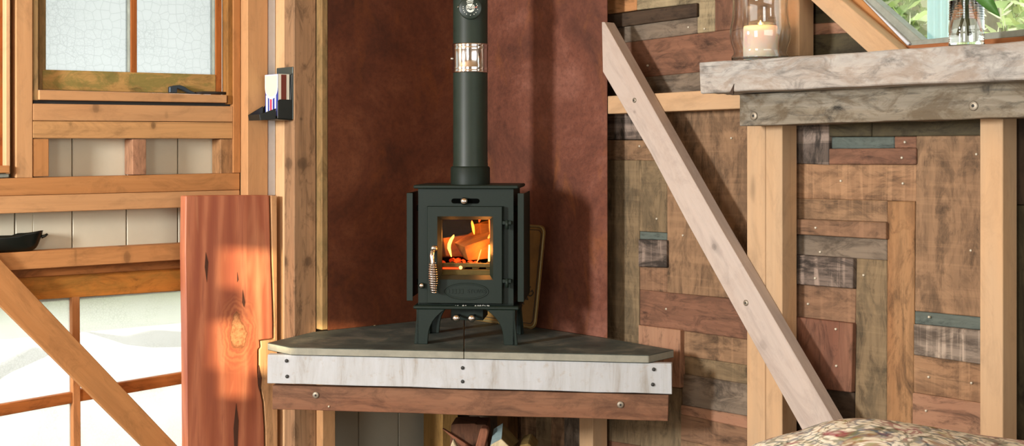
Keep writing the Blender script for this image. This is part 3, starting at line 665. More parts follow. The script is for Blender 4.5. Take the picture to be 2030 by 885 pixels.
sbox(mb, BX0+.01, BX0+.022, FY+.02, DY-.002, .135, .48, FIREBOX, 0); sbox(mb, BX1-.022, BX1-.01, FY+.02, DY-.002, .135, .48, FIREBOX, 0)
sbox(mb, BX0+.022, BX1-.022, DY-.014, DY-.002, .135, .48, FIREBOX, 0); mb.build('firebrick', st)
# door frame with bevelled opening
mb = MB(); t = bmesh.new()
yo, yi = -.004, .014
O = [(-.123, .131), (.1175, .131), (.1175, .440), (-.123, .440)]; I1 = [(OP[0], OP[2]), (OP[1], OP[2]), (OP[1], OP[3]), (OP[0], OP[3])]
I2 = [(-.078, .220), (.076, .220), (.076, .397), (-.078, .397)]
rings = [[t.verts.new(s3(a_, y_, b_)) for a_, b_ in R] for R, y_ in ((O, FY), (O, yo+.004), ([(a_*.985, .2855+(b_-.2855)*.99) for a_, b_ in O], yo), (I1, yo), (I2, yi), (I2, FY+.004))]
for i in range(5):
    for k in range(4): t.faces.new([rings[i][k], rings[i][(k+1) % 4], rings[i+1][(k+1) % 4], rings[i+1][k]])
mb._merge(t, STOVE, SX, SY)
mb.build('door_frame', st)
dr = [o for o in bpy.data.objects if o.name == 'door_frame'][0]; dr.name = 'door'
mb = MB(); sbox(mb, -.08, .078, .0145, .0175, .218, .399, STOVEGLASS, 0); mb.build('door_glass', dr)
# oval emblem
mb = MB(); oc = (.003, .170)
ring = [s3(oc[0]+cos(a)*.070, yo-.001, oc[1]+sin(a)*.0265) for a in [i*2*pi/48 for i in range(49)]]
mb.tube(ring, .0014, STOVE, 6, False); mb.tube([s3(oc[0]+cos(a)*.064, yo-.0005, oc[1]+sin(a)*.0215) for a in [i*2*pi/48 for i in range(49)]], .0006, STOVE, 6, False)
for i in range(5): sbox(mb, -.058+i*.011, -.051+i*.011, yo-.0015, yo, .163, .177, STOVE, .0005)
em = mb.build('emblem', dr)
fc = bpy.data.curves.new('emblem_text', 'FONT'); fc.body = 'STOVES'; fc.size = .018; fc.extrude = .0012; fc.align_x = 'CENTER'; fc.align_y = 'CENTER'
fo = bpy.data.objects.new('tmp', fc); col.objects.link(fo); dg = bpy.context.evaluated_depsgraph_get()
def text_mesh(body, size, extrude, mat, origin, X, Zv, name, parent, width=None):
    c = bpy.data.curves.new('t', 'FONT'); c.body = body; c.size = size; c.extrude = extrude; c.align_x = 'CENTER'; c.align_y = 'CENTER'
    o = bpy.data.objects.new('t', c); col.objects.link(o); bpy.context.view_layer.update()
    me = bpy.data.meshes.new_from_object(o.evaluated_get(bpy.context.evaluated_depsgraph_get())); bpy.data.objects.remove(o)
    X = X.normalized(); Zv = Zv.normalized(); Nn = X.cross(Zv)
    M4 = Matrix((X.to_4d(), Zv.to_4d(), Nn.to_4d(), V((0, 0, 0, 1)))).transposed(); M4[0][3], M4[1][3], M4[2][3] = origin; M4[3] = (0, 0, 0, 1)
    me.transform(M4); me.materials.clear(); me.materials.append(mat); r = bpy.data.objects.new(name, me); col.objects.link(r); r.parent = parent; return r
bpy.data.objects.remove(fo)
text_mesh('STOVES', .0175, .001, STOVE, s3(.036, yo-.001, .170), SX, UP, 'lettering', dr)
# hinges
for zc in (.388, .203):
    mb = MB(); sbox(mb, .117, .146, yo+.002, FY, zc-.006, zc+.006, STOVE)
    mb.tube([s3(.132, yo+.004, zc-.02), s3(.132, yo+.004, zc+.008)], .0055, STOVE, 12); mb.build('hinge', dr)
# spring handle
mb = MB()
mb.lathe([(0, .014), (.007, .013), (.0105, .008), (.0105, 0)], STEEL, s3(-.1, yo, .306), -SY, 20)
mb.build('handle_boss', dr)
mb = MB(); rod = [s3(-.101, -.016, .302), s3(-.1035, -.024, .296), s3(-.1045, -.028, .285), s3(-.102, -.03, .262), s3(-.0965, -.03, .168)]
mb.tube(rod, [.006, .0075, .0072, .0065, .005], CHROME, 14)
pts = []; n_ = 13
for i in range(n_*16+1):
    u = i/(n_*16); a = 2*pi*n_*u; r_ = .0075+.0068*sin(pi*min(1, u*.9+.1))
    c_ = s3(-.102+.0055*u, -.03, .262-.095*u); pts.append(c_+SX*(cos(a)*r_)+SY*(sin(a)*r_))
mb.tube(pts, .0024, CHROME, 7)
o = mb.build('handle', dr); o['label'] = 'chrome spring-wrapped handle'
# air control
mb = MB(); spoly(mb, [(-.04+.008*cos(a), .456+.008*sin(a)) for a in [pi/2+i*pi/6 for i in range(7)]]+[(.035+.008*cos(a), .456+.008*sin(a)) for a in [-pi/2+i*pi/6 for i in range(7)]], FY-.0006, .002, plain('slot_black', '060706', .95, spec=0), 0)
mb.build('air_slot', st)
def knob(p, r_, name='knob', lb=None):
    mb = MB(); mb.lathe([(0, r_*1.5), (r_*.5, r_*1.45), (r_*.9, r_*1.1), (r_, r_*.7), (r_*.8, r_*.3), (r_*.45, 0), (r_*.45, -.008)], CHROME, p, -SY, 24); o = mb.build(name, st)
    o['label'] = 'polished steel knob'
knob(s3(-.0055, FY-.004, .456), .0125); knob(s3(-.142, FY-.004, .186), .0095)
knob(s3(-.0275, -.012, .0865), .0125); knob(s3(.0215, -.012, .0865), .0125)
mb = MB(); 
for x_ in (-.0275, .0215): mb.tube([s3(x_, 0, .0865), s3(x_, .14, .0865)], .004, DARKM, 8)
sbox(mb, -.055, .05, .06, .2, .07, .112, STOVE); mb.build('air_box', st)
# side heat shields
for s_ in (-1, 1):
    mb = MB(); xo = .189*s_ if s_ < 0 else .186; xi = xo-s_*.020
    mb.prism([s3(xo, .0, .138), s3(xo, DY-.01, .138), s3(xo, DY-.01, .482), s3(xo, .0, .482)], SX*(-s_*.003), STOVE, g=UP)
    sbox(mb, min(xo, xi), max(xo, xi), -.002, .0, .138, .482, STOVE)
    sbox(mb, min(xi, xi-s_*.016), max(xi, xi-s_*.016), .08, .10, .42, .44, STOVE); sbox(mb, min(xi, xi-s_*.016), max(xi, xi-s_*.016), .08, .10, .18, .2, STOVE)
    mb.build('side_shield', st)
# legs: front plate with arch + return plate
for s_ in (-1, 1):
    for yy, sg in ((0, 1), (DY, -1)):
        mb = MB(); P_ = [(s_*.155, .112), (s_*.166, 0), (s_*.122, 0)]
        for i in range(7):
            a = i/6; P_.append((s_*(.120-.055*(a**2)), .012+.1*a**.75))
        P_ = P_[:3]+[(s_*.121, .014)]+P_[4:]
        spoly(mb, P_, yy if sg > 0 else yy-.01, .010, STOVE)
        R_ = [(0, .112), (0, 0), (.035, 0), (.037, .03), (.05, .07), (.085, .112)]
        y0 = yy; mb.prism([s3(s_*.158, y0+sg*a_, b_) for a_, b_ in R_], SX*(-s_*.009), STOVE, g=UP)
        mb.build('leg', st)
# fire inside
GR = emis('glowing_embers', 'ff3a10', 3.5)
mb = MB(); sbox(mb, -.128, .124, .036, .048, .243, .256, SOOT); sbox(mb, -.128, .124, .034, .044, .205, .236, SOOT)
for k in range(6): sbox(mb, -.12+k*.045, -.10+k*.045, .05, .24, .236, .244, SOOT)
mb.build('grate', st)
mb = MB()
sbox(mb, -.078, -.022, .0325, .034, .237, .2425, GR, .001); mb.lathe([(0, .004), (.005, .002), (.006, 0)], emis('hot_coal', 'ffb070', 4), s3(-.020, .033, .242), -SY, 10)
for i in range(26):
    r_ = random.uniform(.006, .012); mb.lathe([(0, r_), (r_*.8, r_*.6), (r_, 0), (r_*.5, -r_*.5)], random.choice([GR, FIREBOX, emis('dull_embers', 'c02808', 1.2)]), s3(random.uniform(-.11, .11), random.uniform(.055, .22), .25), UP, 7)
sbox(mb, .05, .076, .0325, .034, .207, .2125, GR, .001)
mb.build('ember_bed', st)['kind'] = 'stuff'
# stove pipe, collar, band
pc = s3(0, DM-.005, 0)
mb = MB(); mb.lathe([(.0645, .507), (.0645, .560), (.061, .565), (.058, .566)], STOVE, pc, UP, 48); mb.build('flue_collar', st)
recentre(st)
pp = thing('stovepipe', 'dark green-black stovepipe rising from the stove top', 'stovepipe')
mb = MB(); mb.lathe([(.0575, .52), (.0575, .575), (.0565, .578), (.0565, ZC-ZS-.003)], PIPEM, pc, UP, 64)
mb.build('pipe', pp)
z1_, z2_ = 1.17+(HY-146)/F*4.345-ZS, 1.17+(HY-89)/F*4.345-ZS
mb = MB(); h_ = z2_-z1_
mb.lathe([(.0566, z1_), (.0585, z1_), (.0597, z1_+.004), (.0585, z1_+.008), (.0583, z1_+.012), (.0595, z1_+.016), (.0583, z1_+.020), (.0583, z2_-.020), (.0595, z2_-.016), (.0583, z2_-.012), (.0583, z2_-.008), (.0597, z2_-.004), (.0585, z2_), (.0566, z2_)], CHROME, pc, UP, 64)
mb.tube([pc-RT*.0575+UP*(z1_+h_*.5), pc-RT*.064+UP*(z1_+h_*.5)], .005, STEEL, 10)
o = mb.build('band', pp); o['label'] = 'polished chrome band'
recentre(pp)
# thermometer
zt = 1.17+(HY-18)/F*4.29-ZS
cdir = (V((CAM.x, CAM.y, 0))-V((pc.x, pc.y, 0))).normalized(); tc = V((pc.x, pc.y, pc.z+zt))+cdir*.0572; TX = V((-cdir.y, cdir.x, 0)); TX = TX if TX.dot(RT) > 0 else -TX
TX = TX
th = thing('flue_thermometer', 'round black magnetic dial on the stovepipe above the chrome band', 'thermometer')
mb = MB(); mb.lathe([(0, .006), (.034, .006), (.0375, .004), (.0375, .001), (.036, 0)], plain('dial_black', '1c2a22', .35), tc, cdir, 40); mb.build('dial', th)
WM = plain('dial_white', 'd9ddcf', .5)
def tp(x_, y_): return tc+cdir*.0062+TX*x_+UP*y_
mb = MB()
def tpoly(pts, m=WM, h=.0008): mb.prism([tp(*q) for q in pts], cdir*h, m, bevel=0)
tpoly([(-.009, .010), (-.003, .004), (.003, .004), (.008, .014), (-.001, .013), (-.009, .014)][:4]+[(.008, .0145), (-.0095, .0125)])
tpoly([(-.012, .0165), (-.006, .019), (.002, .0205), (.009, .020), (.009, .0175), (.002, .018), (-.006, .0165), (-.0115, .0145)])
tpoly([(-.0125, .022), (-.006, .025), (.002, .0265), (.0095, .026), (.0095, .023), (.002, .0235), (-.006, .0215), (-.0125, .0195)])
arc = [(cos(a)*.0135, -.001+sin(a)*.0135) for a in [pi*1.02+i*pi*.96/14 for i in range(15)]]; arc2 = [(cos(a)*.0065, -.001+sin(a)*.0065) for a in [pi*1.98-i*pi*.96/14 for i in range(15)]]
for i in range(14): tpoly([arc[i], arc[i+1], arc2[13-i], arc2[14-i]])
for s_ in (-1, 1):
    q = [(s_*.0095+cos(a)*.0042, .0015+sin(a)*.009) for a in [i*2*pi/16 for i in range(16)]]; tpoly(q)
    mb.prism([tp(s_*.0095+cos(a)*.0025, .0015+sin(a)*.0065)+cdir*.0008 for a in [i*2*pi/12 for i in range(12)]], cdir*.0006, DARKHOLE, bevel=0)
    mb.prism([tp(s_*.0095+cos(a)*.0013, .0015+sin(a)*.0045)+cdir*.0014 for a in [i*2*pi/12 for i in range(12)]], cdir*.0004, WM, bevel=0)
tpoly([(cos(a)*.0045, sin(a)*.0032) for a in [i*2*pi/16 for i in range(16)]], WM, .0012)
mb.prism([tp(cos(a)*.0018, sin(a)*.0018)+cdir*.0012 for a in [i*2*pi/12 for i in range(12)]], cdir*.0008, DARKHOLE, bevel=0)
for a in (-175, -158, -143, -122, -90, -60, -40, -12, 18, 32, 170): tpoly([(cos(radians(a))*.0235+cos(b_)*.0015, sin(radians(a))*.0235+sin(b_)*.0015) for b_ in [i*pi/3 for i in range(6)]])
mb.build('dial_markings', th)
mb = MB(); mb.prism([tp(.012, .001)+cdir*.001, tp(.021, .0055)+cdir*.001, tp(.0215, .0005)+cdir*.001], cdir*.0005, plain('dial_red', 'c0705a', .5), bevel=0); mb.build('dial_needle', th)
mb = MB(); mb.tube([tc+cdir*.004-TX*.0385+UP*.006, tc+cdir*.003-TX*.0405+UP*.0], .0018, STEEL, 8); mb.build('dial_tab', th)
recentre(th)

# firewood and flames in the stove
LOGM = wood('burning_log', '8a5a2c', .35, dirt=.3, dirtc='2c1c10')
def log3(name, pts, ext, mat, label, grp=None, cat='log'): return wprism(name, pts, ext, mat, label, cat, grp, bevel=.002)
# main split wedge: nose points forward-left, body running back to the right
def P3(x_, y_, z_): return s3(x_, y_, z_)
def hexa(name, v, mat, label, cat):
    mb = MB(); t = bmesh.new(); q = [t.verts.new(p) for p in v]
    for f_ in ((0, 1, 2, 3), (7, 6, 5, 4), (0, 4, 5, 1), (1, 5, 6, 2), (2, 6, 7, 3), (3, 7, 4, 0)): t.faces.new([q[i] for i in f_])
    bmesh.ops.recalc_face_normals(t, faces=t.faces); bmesh.ops.bevel(t, geom=t.edges[:], offset=.0015, segments=1, affect='EDGES')
    mb._merge(t, mat, V(v[4])-V(v[0]), UP); return recentre(tag(mb.build(name), label, cat))
hexa('burning_log', [P3(-.048, .085, .318), P3(-.012, .055, .309), P3(.0, .062, .262), P3(-.018, .085, .270), P3(.02, .2, .362), P3(.112, .12, .345), P3(.115, .12, .268), P3(.03, .2, .27)], LOGM, 'glowing split log lying forward in the stove, nose to the glass', 'log')
hexa('burning_log', [P3(-.12, .16, .325), P3(-.09, .13, .33), P3(-.08, .13, .27), P3(-.12, .16, .262), P3(-.03, .24, .335), P3(.02, .2, .34), P3(.02, .2, .262), P3(-.03, .24, .262)], LOGM, 'dark charred log at the back left of the stove fire', 'log')
hexa('burning_log', [P3(.0, .16, .372), P3(.03, .14, .378), P3(.035, .14, .33), P3(.0, .16, .33), P3(.07, .22, .39), P3(.11, .18, .37), P3(.11, .18, .32), P3(.06, .22, .33)], LOGM, 'upper log glowing at the back right of the stove fire', 'log')
def flame(pts, r0, c, s, label):
    n_ = len(pts); mb = MB(); mb.tube(pts, [max(.0006, r0*sin(pi*min(.98, (i+.35)/(n_-.4)))**.8) for i in range(n_)], emis('flame_'+c, c, s), 10)
    return recentre(tag(mb.build('flame'), label, 'flame', None))
def fl3(l): return [s3(*q) for q in l]
flame(fl3([(-.052, .05, .275), (-.056, .05, .29), (-.060, .05, .303), (-.059, .05, .315), (-.054, .05, .328), (-.046, .05, .340), (-.044, .05, .346)]), .006, 'ffa648', 7, 'leftmost flame licking up in front of the dark log')
flame(fl3([(.014, .12, .343), (.012, .12, .355), (.010, .12, .368), (.007, .12, .380), (.006, .12, .388)]), .005, 'ff7a28', 6, 'middle flame behind the front log')
flame(fl3([(.070, .04, .262), (.073, .04, .275), (.075, .04, .288), (.074, .04, .302), (.071, .04, .315)]), .007, 'ffc860', 9, 'brightest flame at the lower right behind the stove glass')
flame(fl3([(.066, .05, .335), (.072, .05, .342), (.078, .05, .35), (.074, .05, .37), (.07, .05, .395)]), .006, 'ff6a28', 5, 'tall flame at the upper right behind the stove glass')
flame(fl3([(.034, .08, .385), (.036, .08, .392), (.032, .08, .402), (.03, .08, .41)]), .004, 'e85020', 2.5, 'small red flame at the top of the fire')
flame(fl3([(.03, .045, .258), (.036, .045, .268), (.04, .045, .285), (.045, .045, .3)]), .0025, 'ff8a48', 3, 'thin flame rising below the front log')
pl = bpy.data.lights.new('fire_glow', 'POINT'); pl.energy = 1.6; pl.color = (1, .36, .08); pl.shadow_soft_size = .02
for p, k in ((s3(.055, .04, .30), 1.2), (s3(-.06, .10, .34), .5), (s3(.03, .12, .42), .5)):
    l = pl.copy(); l.energy = k; o = bpy.data.objects.new('fire_glow', l); col.objects.link(o); o.location = p

# old yellow sign leaning behind the stove
sg = thing('metal_sign', 'old yellowish metal sign leaning on the rusted steel behind the stove', 'sign')
pb = onZ(1062, 657, ZS); 
xs = -.05
yb1 = onR(1062, 655, xs).y; zt_ = 1.17+.0
wS = .36; hS = .36
def sp(u, v, out=0):   # u along wall away from corner (0..w), v up
    lean = .11
    base = V((xs, yb1+wS-u, ZS+.001)); return base+V((lean*v, -.02*v, v*.993))+V((-1, 0, lean)).normalized()*out
# find height so that top hits the measured line
HS = 1.17+(HY-438)/F*((sp(0, .3)-CAM).dot(FW))-ZS
def rrect(u0, u1, v0, v1, r, n_=5):
    P_ = []
    for cx, cy, a0 in ((u1-r, v1-r, 0), (u0+r, v1-r, 90), (u0+r, v0+r, 180), (u1-r, v0+r, 270)):
        for i in range(n_+1):
            a = radians(a0+90*i/n_); P_.append((cx+r*cos(a), cy+r*sin(a)))
    return P_
YEL = plain('faded_yellow_enamel', '85642e', .55, noise=.25, nscale=9)
mb = MB(); mb.prism([sp(u, v) for u, v in rrect(0, wS, 0, HS, .028)], V((-1, 0, .11)).normalized()*-.002, YEL, bevel=0); mb.build('plate', sg)
mb = MB(); r1 = [sp(u, v, .0015) for u, v in rrect(.006, wS-.006, .006, HS-.006, .024)]; mb.tube(r1+[r1[0]], .0035, plain('worn_rim', '8c7c50', .5, .2), 6, False)
r1 = [sp(u, v, .0008) for u, v in rrect(.018, wS-.018, .018, HS-.018, .018)]; mb.tube(r1+[r1[0]], .0013, DARKHOLE, 6, False); mb.build('rim', sg)
X_ = (sp(1, 0)-sp(0, 0)).normalized(); Z_ = (sp(0, 1)-sp(0, 0)).normalized(); a = radians(42)
text_mesh('CROSSING', .048, .0004, plain('sign_lettering', '2e2a1c', .6), sp(wS-.118, .06, .001), X_*cos(a)+Z_*sin(a), -X_*sin(a)+Z_*cos(a), 'lettering', sg)
mb = MB(); q = [sp(wS-.13+.06*cos(t_), .155+.06*sin(t_), .001) for t_ in [radians(80-i*12) for i in range(14)]]
mb.tube(q, [.004+.007*sin(pi*i/13) for i in range(14)], plain('sign_picture', '24301c', .6), 6); mb.build('pictogram', sg)
recentre(sg)

# =====================================================================
# SMALL THINGS
# =====================================================================
# match holder on the side of the rough post
xh = xa-.0005
def hx(px, py, x_=None): return onP(px, py, (xh if x_ is None else x_, 0, 0), (1, 0, 0))
mh = thing('match_holder', 'black wall-mounted match holder on the rough-sawn post', 'match holder')
z_t, z_b = hx(563, 134).z, hx(563, 238).z; y_a, y_b = .042, .150
mb = MB(); mb.prism([V((xh-.004, y_a, z_b)), V((xh-.004, y_b, z_b)), V((xh-.004, y_b, z_t)), V((xh-.004, y_a, z_t))], (.0038, 0, 0), plain('grey_tinplate', '4c5550', .4, .4)); mb.build('back_plate', mh)
zp = hx(563, 199).z; xo = xh-.062
mb = MB()
mb.prism([V((xh-.004, y_a, z_b)), V((xo, y_a, z_b+.003)), V((xo, y_a, zp-.006)), V((xo+.008, y_a, zp)), V((xh-.012, y_a, zp)), V((xh-.009, y_a, z_t-.028)), V((xh-.004, y_a, z_t-.02))], (0, .003, 0), BLACKPL)
mb.prism([V((xh-.004, y_b, z_b)), V((xo, y_b, z_b+.003)), V((xo, y_b, zp-.03)), V((xh-.04, y_b, zp-.01)), V((xh-.004, y_b, zp))], (0, -.003, 0), BLACKPL)
mb.prism([V((xh-.004, y_a, z_b)), V((xh-.004, y_b, z_b)), V((xo, y_b, z_b+.003)), V((xo, y_a, z_b+.003))], (0, 0, -.003), BLACKPL)
mb.build('pocket', mh)
mb = MB(); xt = xo-.055
mb.prism([V((xo, y_a+.01, z_b)), V((xt, y_a+.015, z_b-.004)), V((xt-.004, y_a+.015, z_b+.016)), V((xo, y_a+.01, zp-.03))], (0, .002, 0), BLACKPL)
mb.prism([V((xo, y_b-.01, z_b)), V((xt, y_b-.015, z_b-.004)), V((xt-.004, y_b-.015, z_b+.016)), V((xo, y_b-.01, zp-.02))], (0, -.002, 0), BLACKPL)
mb.prism([V((xo, y_a+.01, z_b)), V((xo, y_b-.01, z_b)), V((xt, y_b-.015, z_b-.004)), V((xt, y_a+.015, z_b-.004))], (0, 0, .002), BLACKPL)
mb.prism([V((xt, y_a+.015, z_b-.004)), V((xt, y_b-.015, z_b-.004)), V((xt-.004, y_b-.015, z_b+.016)), V((xt-.004, y_a+.015, z_b+.016))], (-.002, 0, 0), BLACKPL)
mb.build('tray', mh); recentre(mh)
mx = thing('matchbox', 'large blue and white matchbox with brown striker standing in the black holder', 'matchbox')
bx0, bx1, by0, by1, bz0 = xh-.056, xh-.012, y_a+.006, y_b-.016, z_b+.012
bz1 = onP(556, 146, (bx0, 0, 0), (1, 0, 0)).z
mb = MB(); mb.box(((bx0+bx1)/2, (by0+by1)/2, (bz0+bz1)/2), bx1-bx0, by1-by0, bz1-bz0, plain('matchbox_card', 'e0dcc8', .6)); mb.build('box', mx)
mb = MB(); mb.prism([V((bx0+.011, by0-.0006, bz0)), V((bx1-.013, by0-.0006, bz0)), V((bx1-.013, by0-.0006, bz1-.002)), V((bx0+.011, by0-.0006, bz1-.002))], (0, .0006, 0), plain('striker_brown', '6e3022', .8), bevel=0); mb.build('striker', mx)
mb = MB(); hB = bz1-bz0; LB = plain('label_blue', '2c3c96', .5); LRd = plain('label_red', 'c02c50', .5); LW = plain('label_white', 'f0f4f0', .35); LG = plain('label_green', 'd2e4c4', .3)
def lab(y0, y1, z0, z1, m, k): mb.prism([V((bx0-.0004*k, y0, z0)), V((bx0-.0004*k, y1, z0)), V((bx0-.0004*k, y1, z1)), V((bx0-.0004*k, y0, z1))], (.0004, 0, 0), m, bevel=0)
lab(by0, by1, bz0, bz1, LB, 1); W_ = by1-by0
lab(by0+W_*.42, by0+W_*.68, bz0, bz0+hB*.6, LW, 2); lab(by0+W_*.48, by0+W_*.62, bz0, bz0+hB*.6, LRd, 3); lab(by0+W_*.16, by0+W_*.26, bz0, bz0+hB*.62, LW, 2); lab(by0+W_*.8, by0+W_*.94, bz0, bz0+hB*.5, LW, 2)
cy_, cz_ = by0+W_*.5, bz1-.035
zt2 = bz1-.001
P_ = [V((bx0-.0018, by0+.0, zt2)), V((bx0-.0018, by1, zt2))]+[V((bx0-.0018, cy_+W_*.5*cos(a), cz_-.0+.042*sin(a)*1.0-.008)) for a in [-i*pi/12 for i in range(13)]]
mb.prism(P_, (.0004, 0, 0), LW, bevel=0)
P_ = [V((bx0-.0022, by0+.004, zt2-.004)), V((bx0-.0022, by1-.004, zt2-.004))]+[V((bx0-.0022, cy_+W_*.44*cos(a), cz_+.034*sin(a)-.008)) for a in [-i*pi/12 for i in range(13)]]
mb.prism(P_, (.0004, 0, 0), LG, bevel=0)
mb.build('printed_label', mx); recentre(mx)

# hammer lying on the window sill
hm = thing('hammer', 'dark old hammer lying on the sill of the wired glass window', 'hammer')
HM = plain('blued_steel', '39434a', .45, .5); hz = onL(380, 188, .205).z
yh = .217
mb = MB(); outl = [(336.5, 184), (336.5, 172), (346, 169.5), (357, 168.5), (366, 171.5), (376, 178.5), (388, 183.5), (387, 186.5), (375, 185.5), (362, 178.5), (352, 175.5), (351.5, 184.5)]
mb.prism(qL(yh-.008, *outl), (0, .014, 0), HM, bevel=.002, g=XB); mb.build('head', hm)
mb = MB(); mb.tube([onL(385, 184.6, yh), onL(402, 184.2, yh), onL(425, 184.4, yh), onL(447, 185, yh)], [.0035, .0052, .0052, .0048], plain('dark_grip', '2a241e', .7), 12); mb.build('handle', hm)
recentre(hm)

# black boat-shaped dish on ledge
dm = thing('black_dish', 'black boat-shaped dish on the ledge above the lower window', 'dish')
BK = plain('black_glaze', '0d1410', .25)
cx, cz = onL(10, HY, .225).x, 0
rz = onL(40, 461.5, .225).z; bz = onL(40, 501, .225).z+.004
mb = MB(); t = bmesh.new(); rings = []; nr, na = 9, 40
L_ = onL(88, HY, .225).x-cx
def dish(k, inner):
    ring = []
    for j in range(na):
        a = 2*pi*j/na; u = k/(nr-1); r_ = (.72+.28*u**.5)
        if inner: r_ *= .93
        ex = cos(a); ey = sin(a); X1 = L_*r_*(abs(ex)**.65)*(1 if ex > 0 else -1); Y1 = .031*r_*ey
        zz = bz+(rz-bz+.004*cos(2*a+.6)-(.006 if abs(ex) < .3 else 0))*u
        if inner: zz = max(zz, bz+.006) if k else bz+.006
        ring.append(t.verts.new((cx+X1, .236+Y1, zz)))
    return ring
rings = [dish(k, False) for k in range(nr)]+[dish(k, True) for k in range(nr-1, -1, -1)]
for i in range(len(rings)-1):
    for k in range(na): t.faces.new([rings[i][k], rings[i][(k+1) % na], rings[i+1][(k+1) % na], rings[i+1][k]])
t.faces.new(rings[0][::-1]); t.faces.new(rings[-1]); bmesh.ops.recalc_face_normals(t, faces=t.faces); mb._merge(t, BK, XB, UP, True); mb.build('bowl', dm)
mb = MB(); mb.tube([onL(82, 470, .232), onL(89, 468, .23), onL(94, 464.5, .23)], [.006, .0045, .0035], BK, 10); mb.build('lug', dm)
recentre(dm)

# firewood below the hearth
FW_D = wood('firewood_bark_brown', '6a4630', .35, dirt=.3); FW_R = wood('firewood_reddish', '8e5a40', .3); FW_T = wood('firewood_tan', '8f7442', .3, dirt=.2); FW_E = wood('firewood_end', 'd2bf98', .2, dirt=.2, dirtc='9a8058')
def onD(px, py, d): return onP(px, py, so0+SY*d, SY)
grp = 'firewood under the hearth'
def fwd(name, pts, d, thick, mat, label): return wprism(name, [onD(x_, y_, d) for x_, y_ in pts], SY*thick, mat, label, 'firewood', grp, bevel=.003)
fwd('firewood', [(894, 843), (905, 841), (942, 840.5), (943, 842.5), (964, 843), (972, 930), (890, 930)], .16, .12, FW_D, 'wide dark brown block at the back of the firewood pile')
fwd('firewood', [(876, 851), (881, 853), (935, 888), (960, 930), (945, 930), (922, 892)], .135, .02, FW_R, 'thin slanting brown stick at the left of the firewood pile')
fwd('firewood', [(952.5, 850), (966, 851), (968, 858), (961, 890), (952, 930), (934, 930), (943, 884)], .075, .05, FW_R, 'upright reddish split stick in the middle of the firewood pile')
o = thing('firewood', 'squared block with pale blue painted side and cream end, right of the firewood pile', 'firewood', grp)
MB().prism([onD(972, 884, .0), onD(994, 871.5, .0), onD(1012, 889, .0), onD(985, 930, .0), onD(962, 930, .0)], SY*.012, FW_E, bevel=.002).build('end_grain', o)
a_, b_, c_, d_ = onD(972, 884, .0125), onD(994, 871.5, .0125), onD(1012, 889, .0125), onD(985, 930, .0125)
e_, f_, g_ = onD(979, 851, .16), onD(997, 839.5, .16), onD(1029, 875, .16)
mb = MB(); t = bmesh.new(); q = [t.verts.new(p) for p in (a_, b_, c_, d_, e_, f_, g_, onD(1010, 920, .16))]
for ff in ((0, 1, 2, 3), (7, 6, 5, 4), (0, 4, 5, 1)): t.faces.new([q[i] for i in ff])
bmesh.ops.recalc_face_normals(t, faces=t.faces); mb._merge(t, plain('pale_blue_paint', '8fa3a0', .8, noise=.2, nscale=60), b_-f_, UP); mb.build('painted_side', o)
mb = MB(); t = bmesh.new(); q = [t.verts.new(p) for p in (b_, c_, g_, f_, d_, onD(1010, 920, .16))]
for ff in ((0, 3, 2, 1), (1, 2, 5, 4)): t.faces.new([q[i] for i in ff])
mb._merge(t, FW_T, b_-f_, UP); mb.build('split_side', o); recentre(o)
fwd('firewood', [(1030, 884), (1048, 880), (1062, 895), (1050, 930), (1020, 930)], .05, .15, FW_T, 'low tan block at the far right of the firewood pile')
fwd('firewood', [(893, 885), (898, 872), (906, 888), (912, 930), (890, 930)], .06, .03, FW_E, 'pale splinter low at the left of the firewood pile')

# hurricane candle holder
hc = onR(1507.5, HY, -.104); zcam = (hc-CAM).dot(FW); ppm = F/zcam
o_ = V((hc.x, hc.y, topz+.0018)); 
def R_(px): return px/ppm
def Zp(py): return 1.17+(HY-py)/ppm-o_.z
hv = thing('hurricane_vase', 'clear glass hurricane vase around the lit candle on the shelf', 'vase')
hc_=0
prof = [(R_(30), .0), (R_(55), .001), (R_(57), .004), (R_(57), .011), (R_(52.5), .020), (R_(53.5), .032), (R_(58), .05), (R_(60.5), .07), (R_(60), .088), (R_(57.5), .105), (R_(55), .125), (R_(54), .16), (R_(55), .20), (R_(60), .24), (R_(66), .26)]
tck = .003
inner = [(max(r-tck, .001), z+(tck if z < .004 else 0)) for r, z in prof[::-1]]
mb = MB(); mb.lathe([(0, 0)]+prof+inner[:-2]+[(prof[0][0], .007), (0, .007)], GLASS, o_, UP, 64); mb.build('glass', hv); recentre(hv)
cn = thing('pillar_candle', 'thick cream pillar candle burning inside the glass vase', 'candle')
def waxm():
    m = N('candle_wax'); m.b.inputs['Base Color'].default_value = lin('f0dccb'); m.b.inputs['Roughness'].default_value = .5
    m.b.inputs['Subsurface Weight'].default_value = 1.0; m.b.inputs['Subsurface Radius'].default_value = (1, .45, .2); m.b.inputs['Subsurface Scale'].default_value = .025; return m.m
cr = R_(33.5); chh = .012+ (1.17+(HY-51)/ppm-(o_.z+.012))
cb = o_+V((0, 0, .0075)); ch = 1.17+(HY-52)/ppm-cb.z
mb = MB(); mb.lathe([(0, 0), (cr, 0), (cr*1.01, .003), (cr, ch-.004), (cr*.96, ch), (cr*.88, ch-.003), (cr*.75, ch-.012), (cr*.3, ch-.014), (0, ch-.014)], waxm(), cb, UP, 48); mb.build('wax', cn)
mb = MB(); mb.tube([cb+UP*(ch-.014), cb+UP*(ch-.004)+XB*.001], .0012, DARKHOLE, 6); mb.build('wick', cn)
recentre(cn)
fb = cb+UP*(ch-.004)
mb = MB(); mb.tube([fb+UP*z_ for z_ in (0, .004, .009, .015, .02)], [.001, .0035, .004, .002, .0004], emis('candle_flame', 'ffd080', 12), 10); fo = recentre(tag(mb.build('flame'), 'small flame of the pillar candle on the shelf', 'flame'))
l = bpy.data.lights.new('candle_glow', 'POINT'); l.energy = 2.2; l.color = (1, .5, .2); l.shadow_soft_size = .008
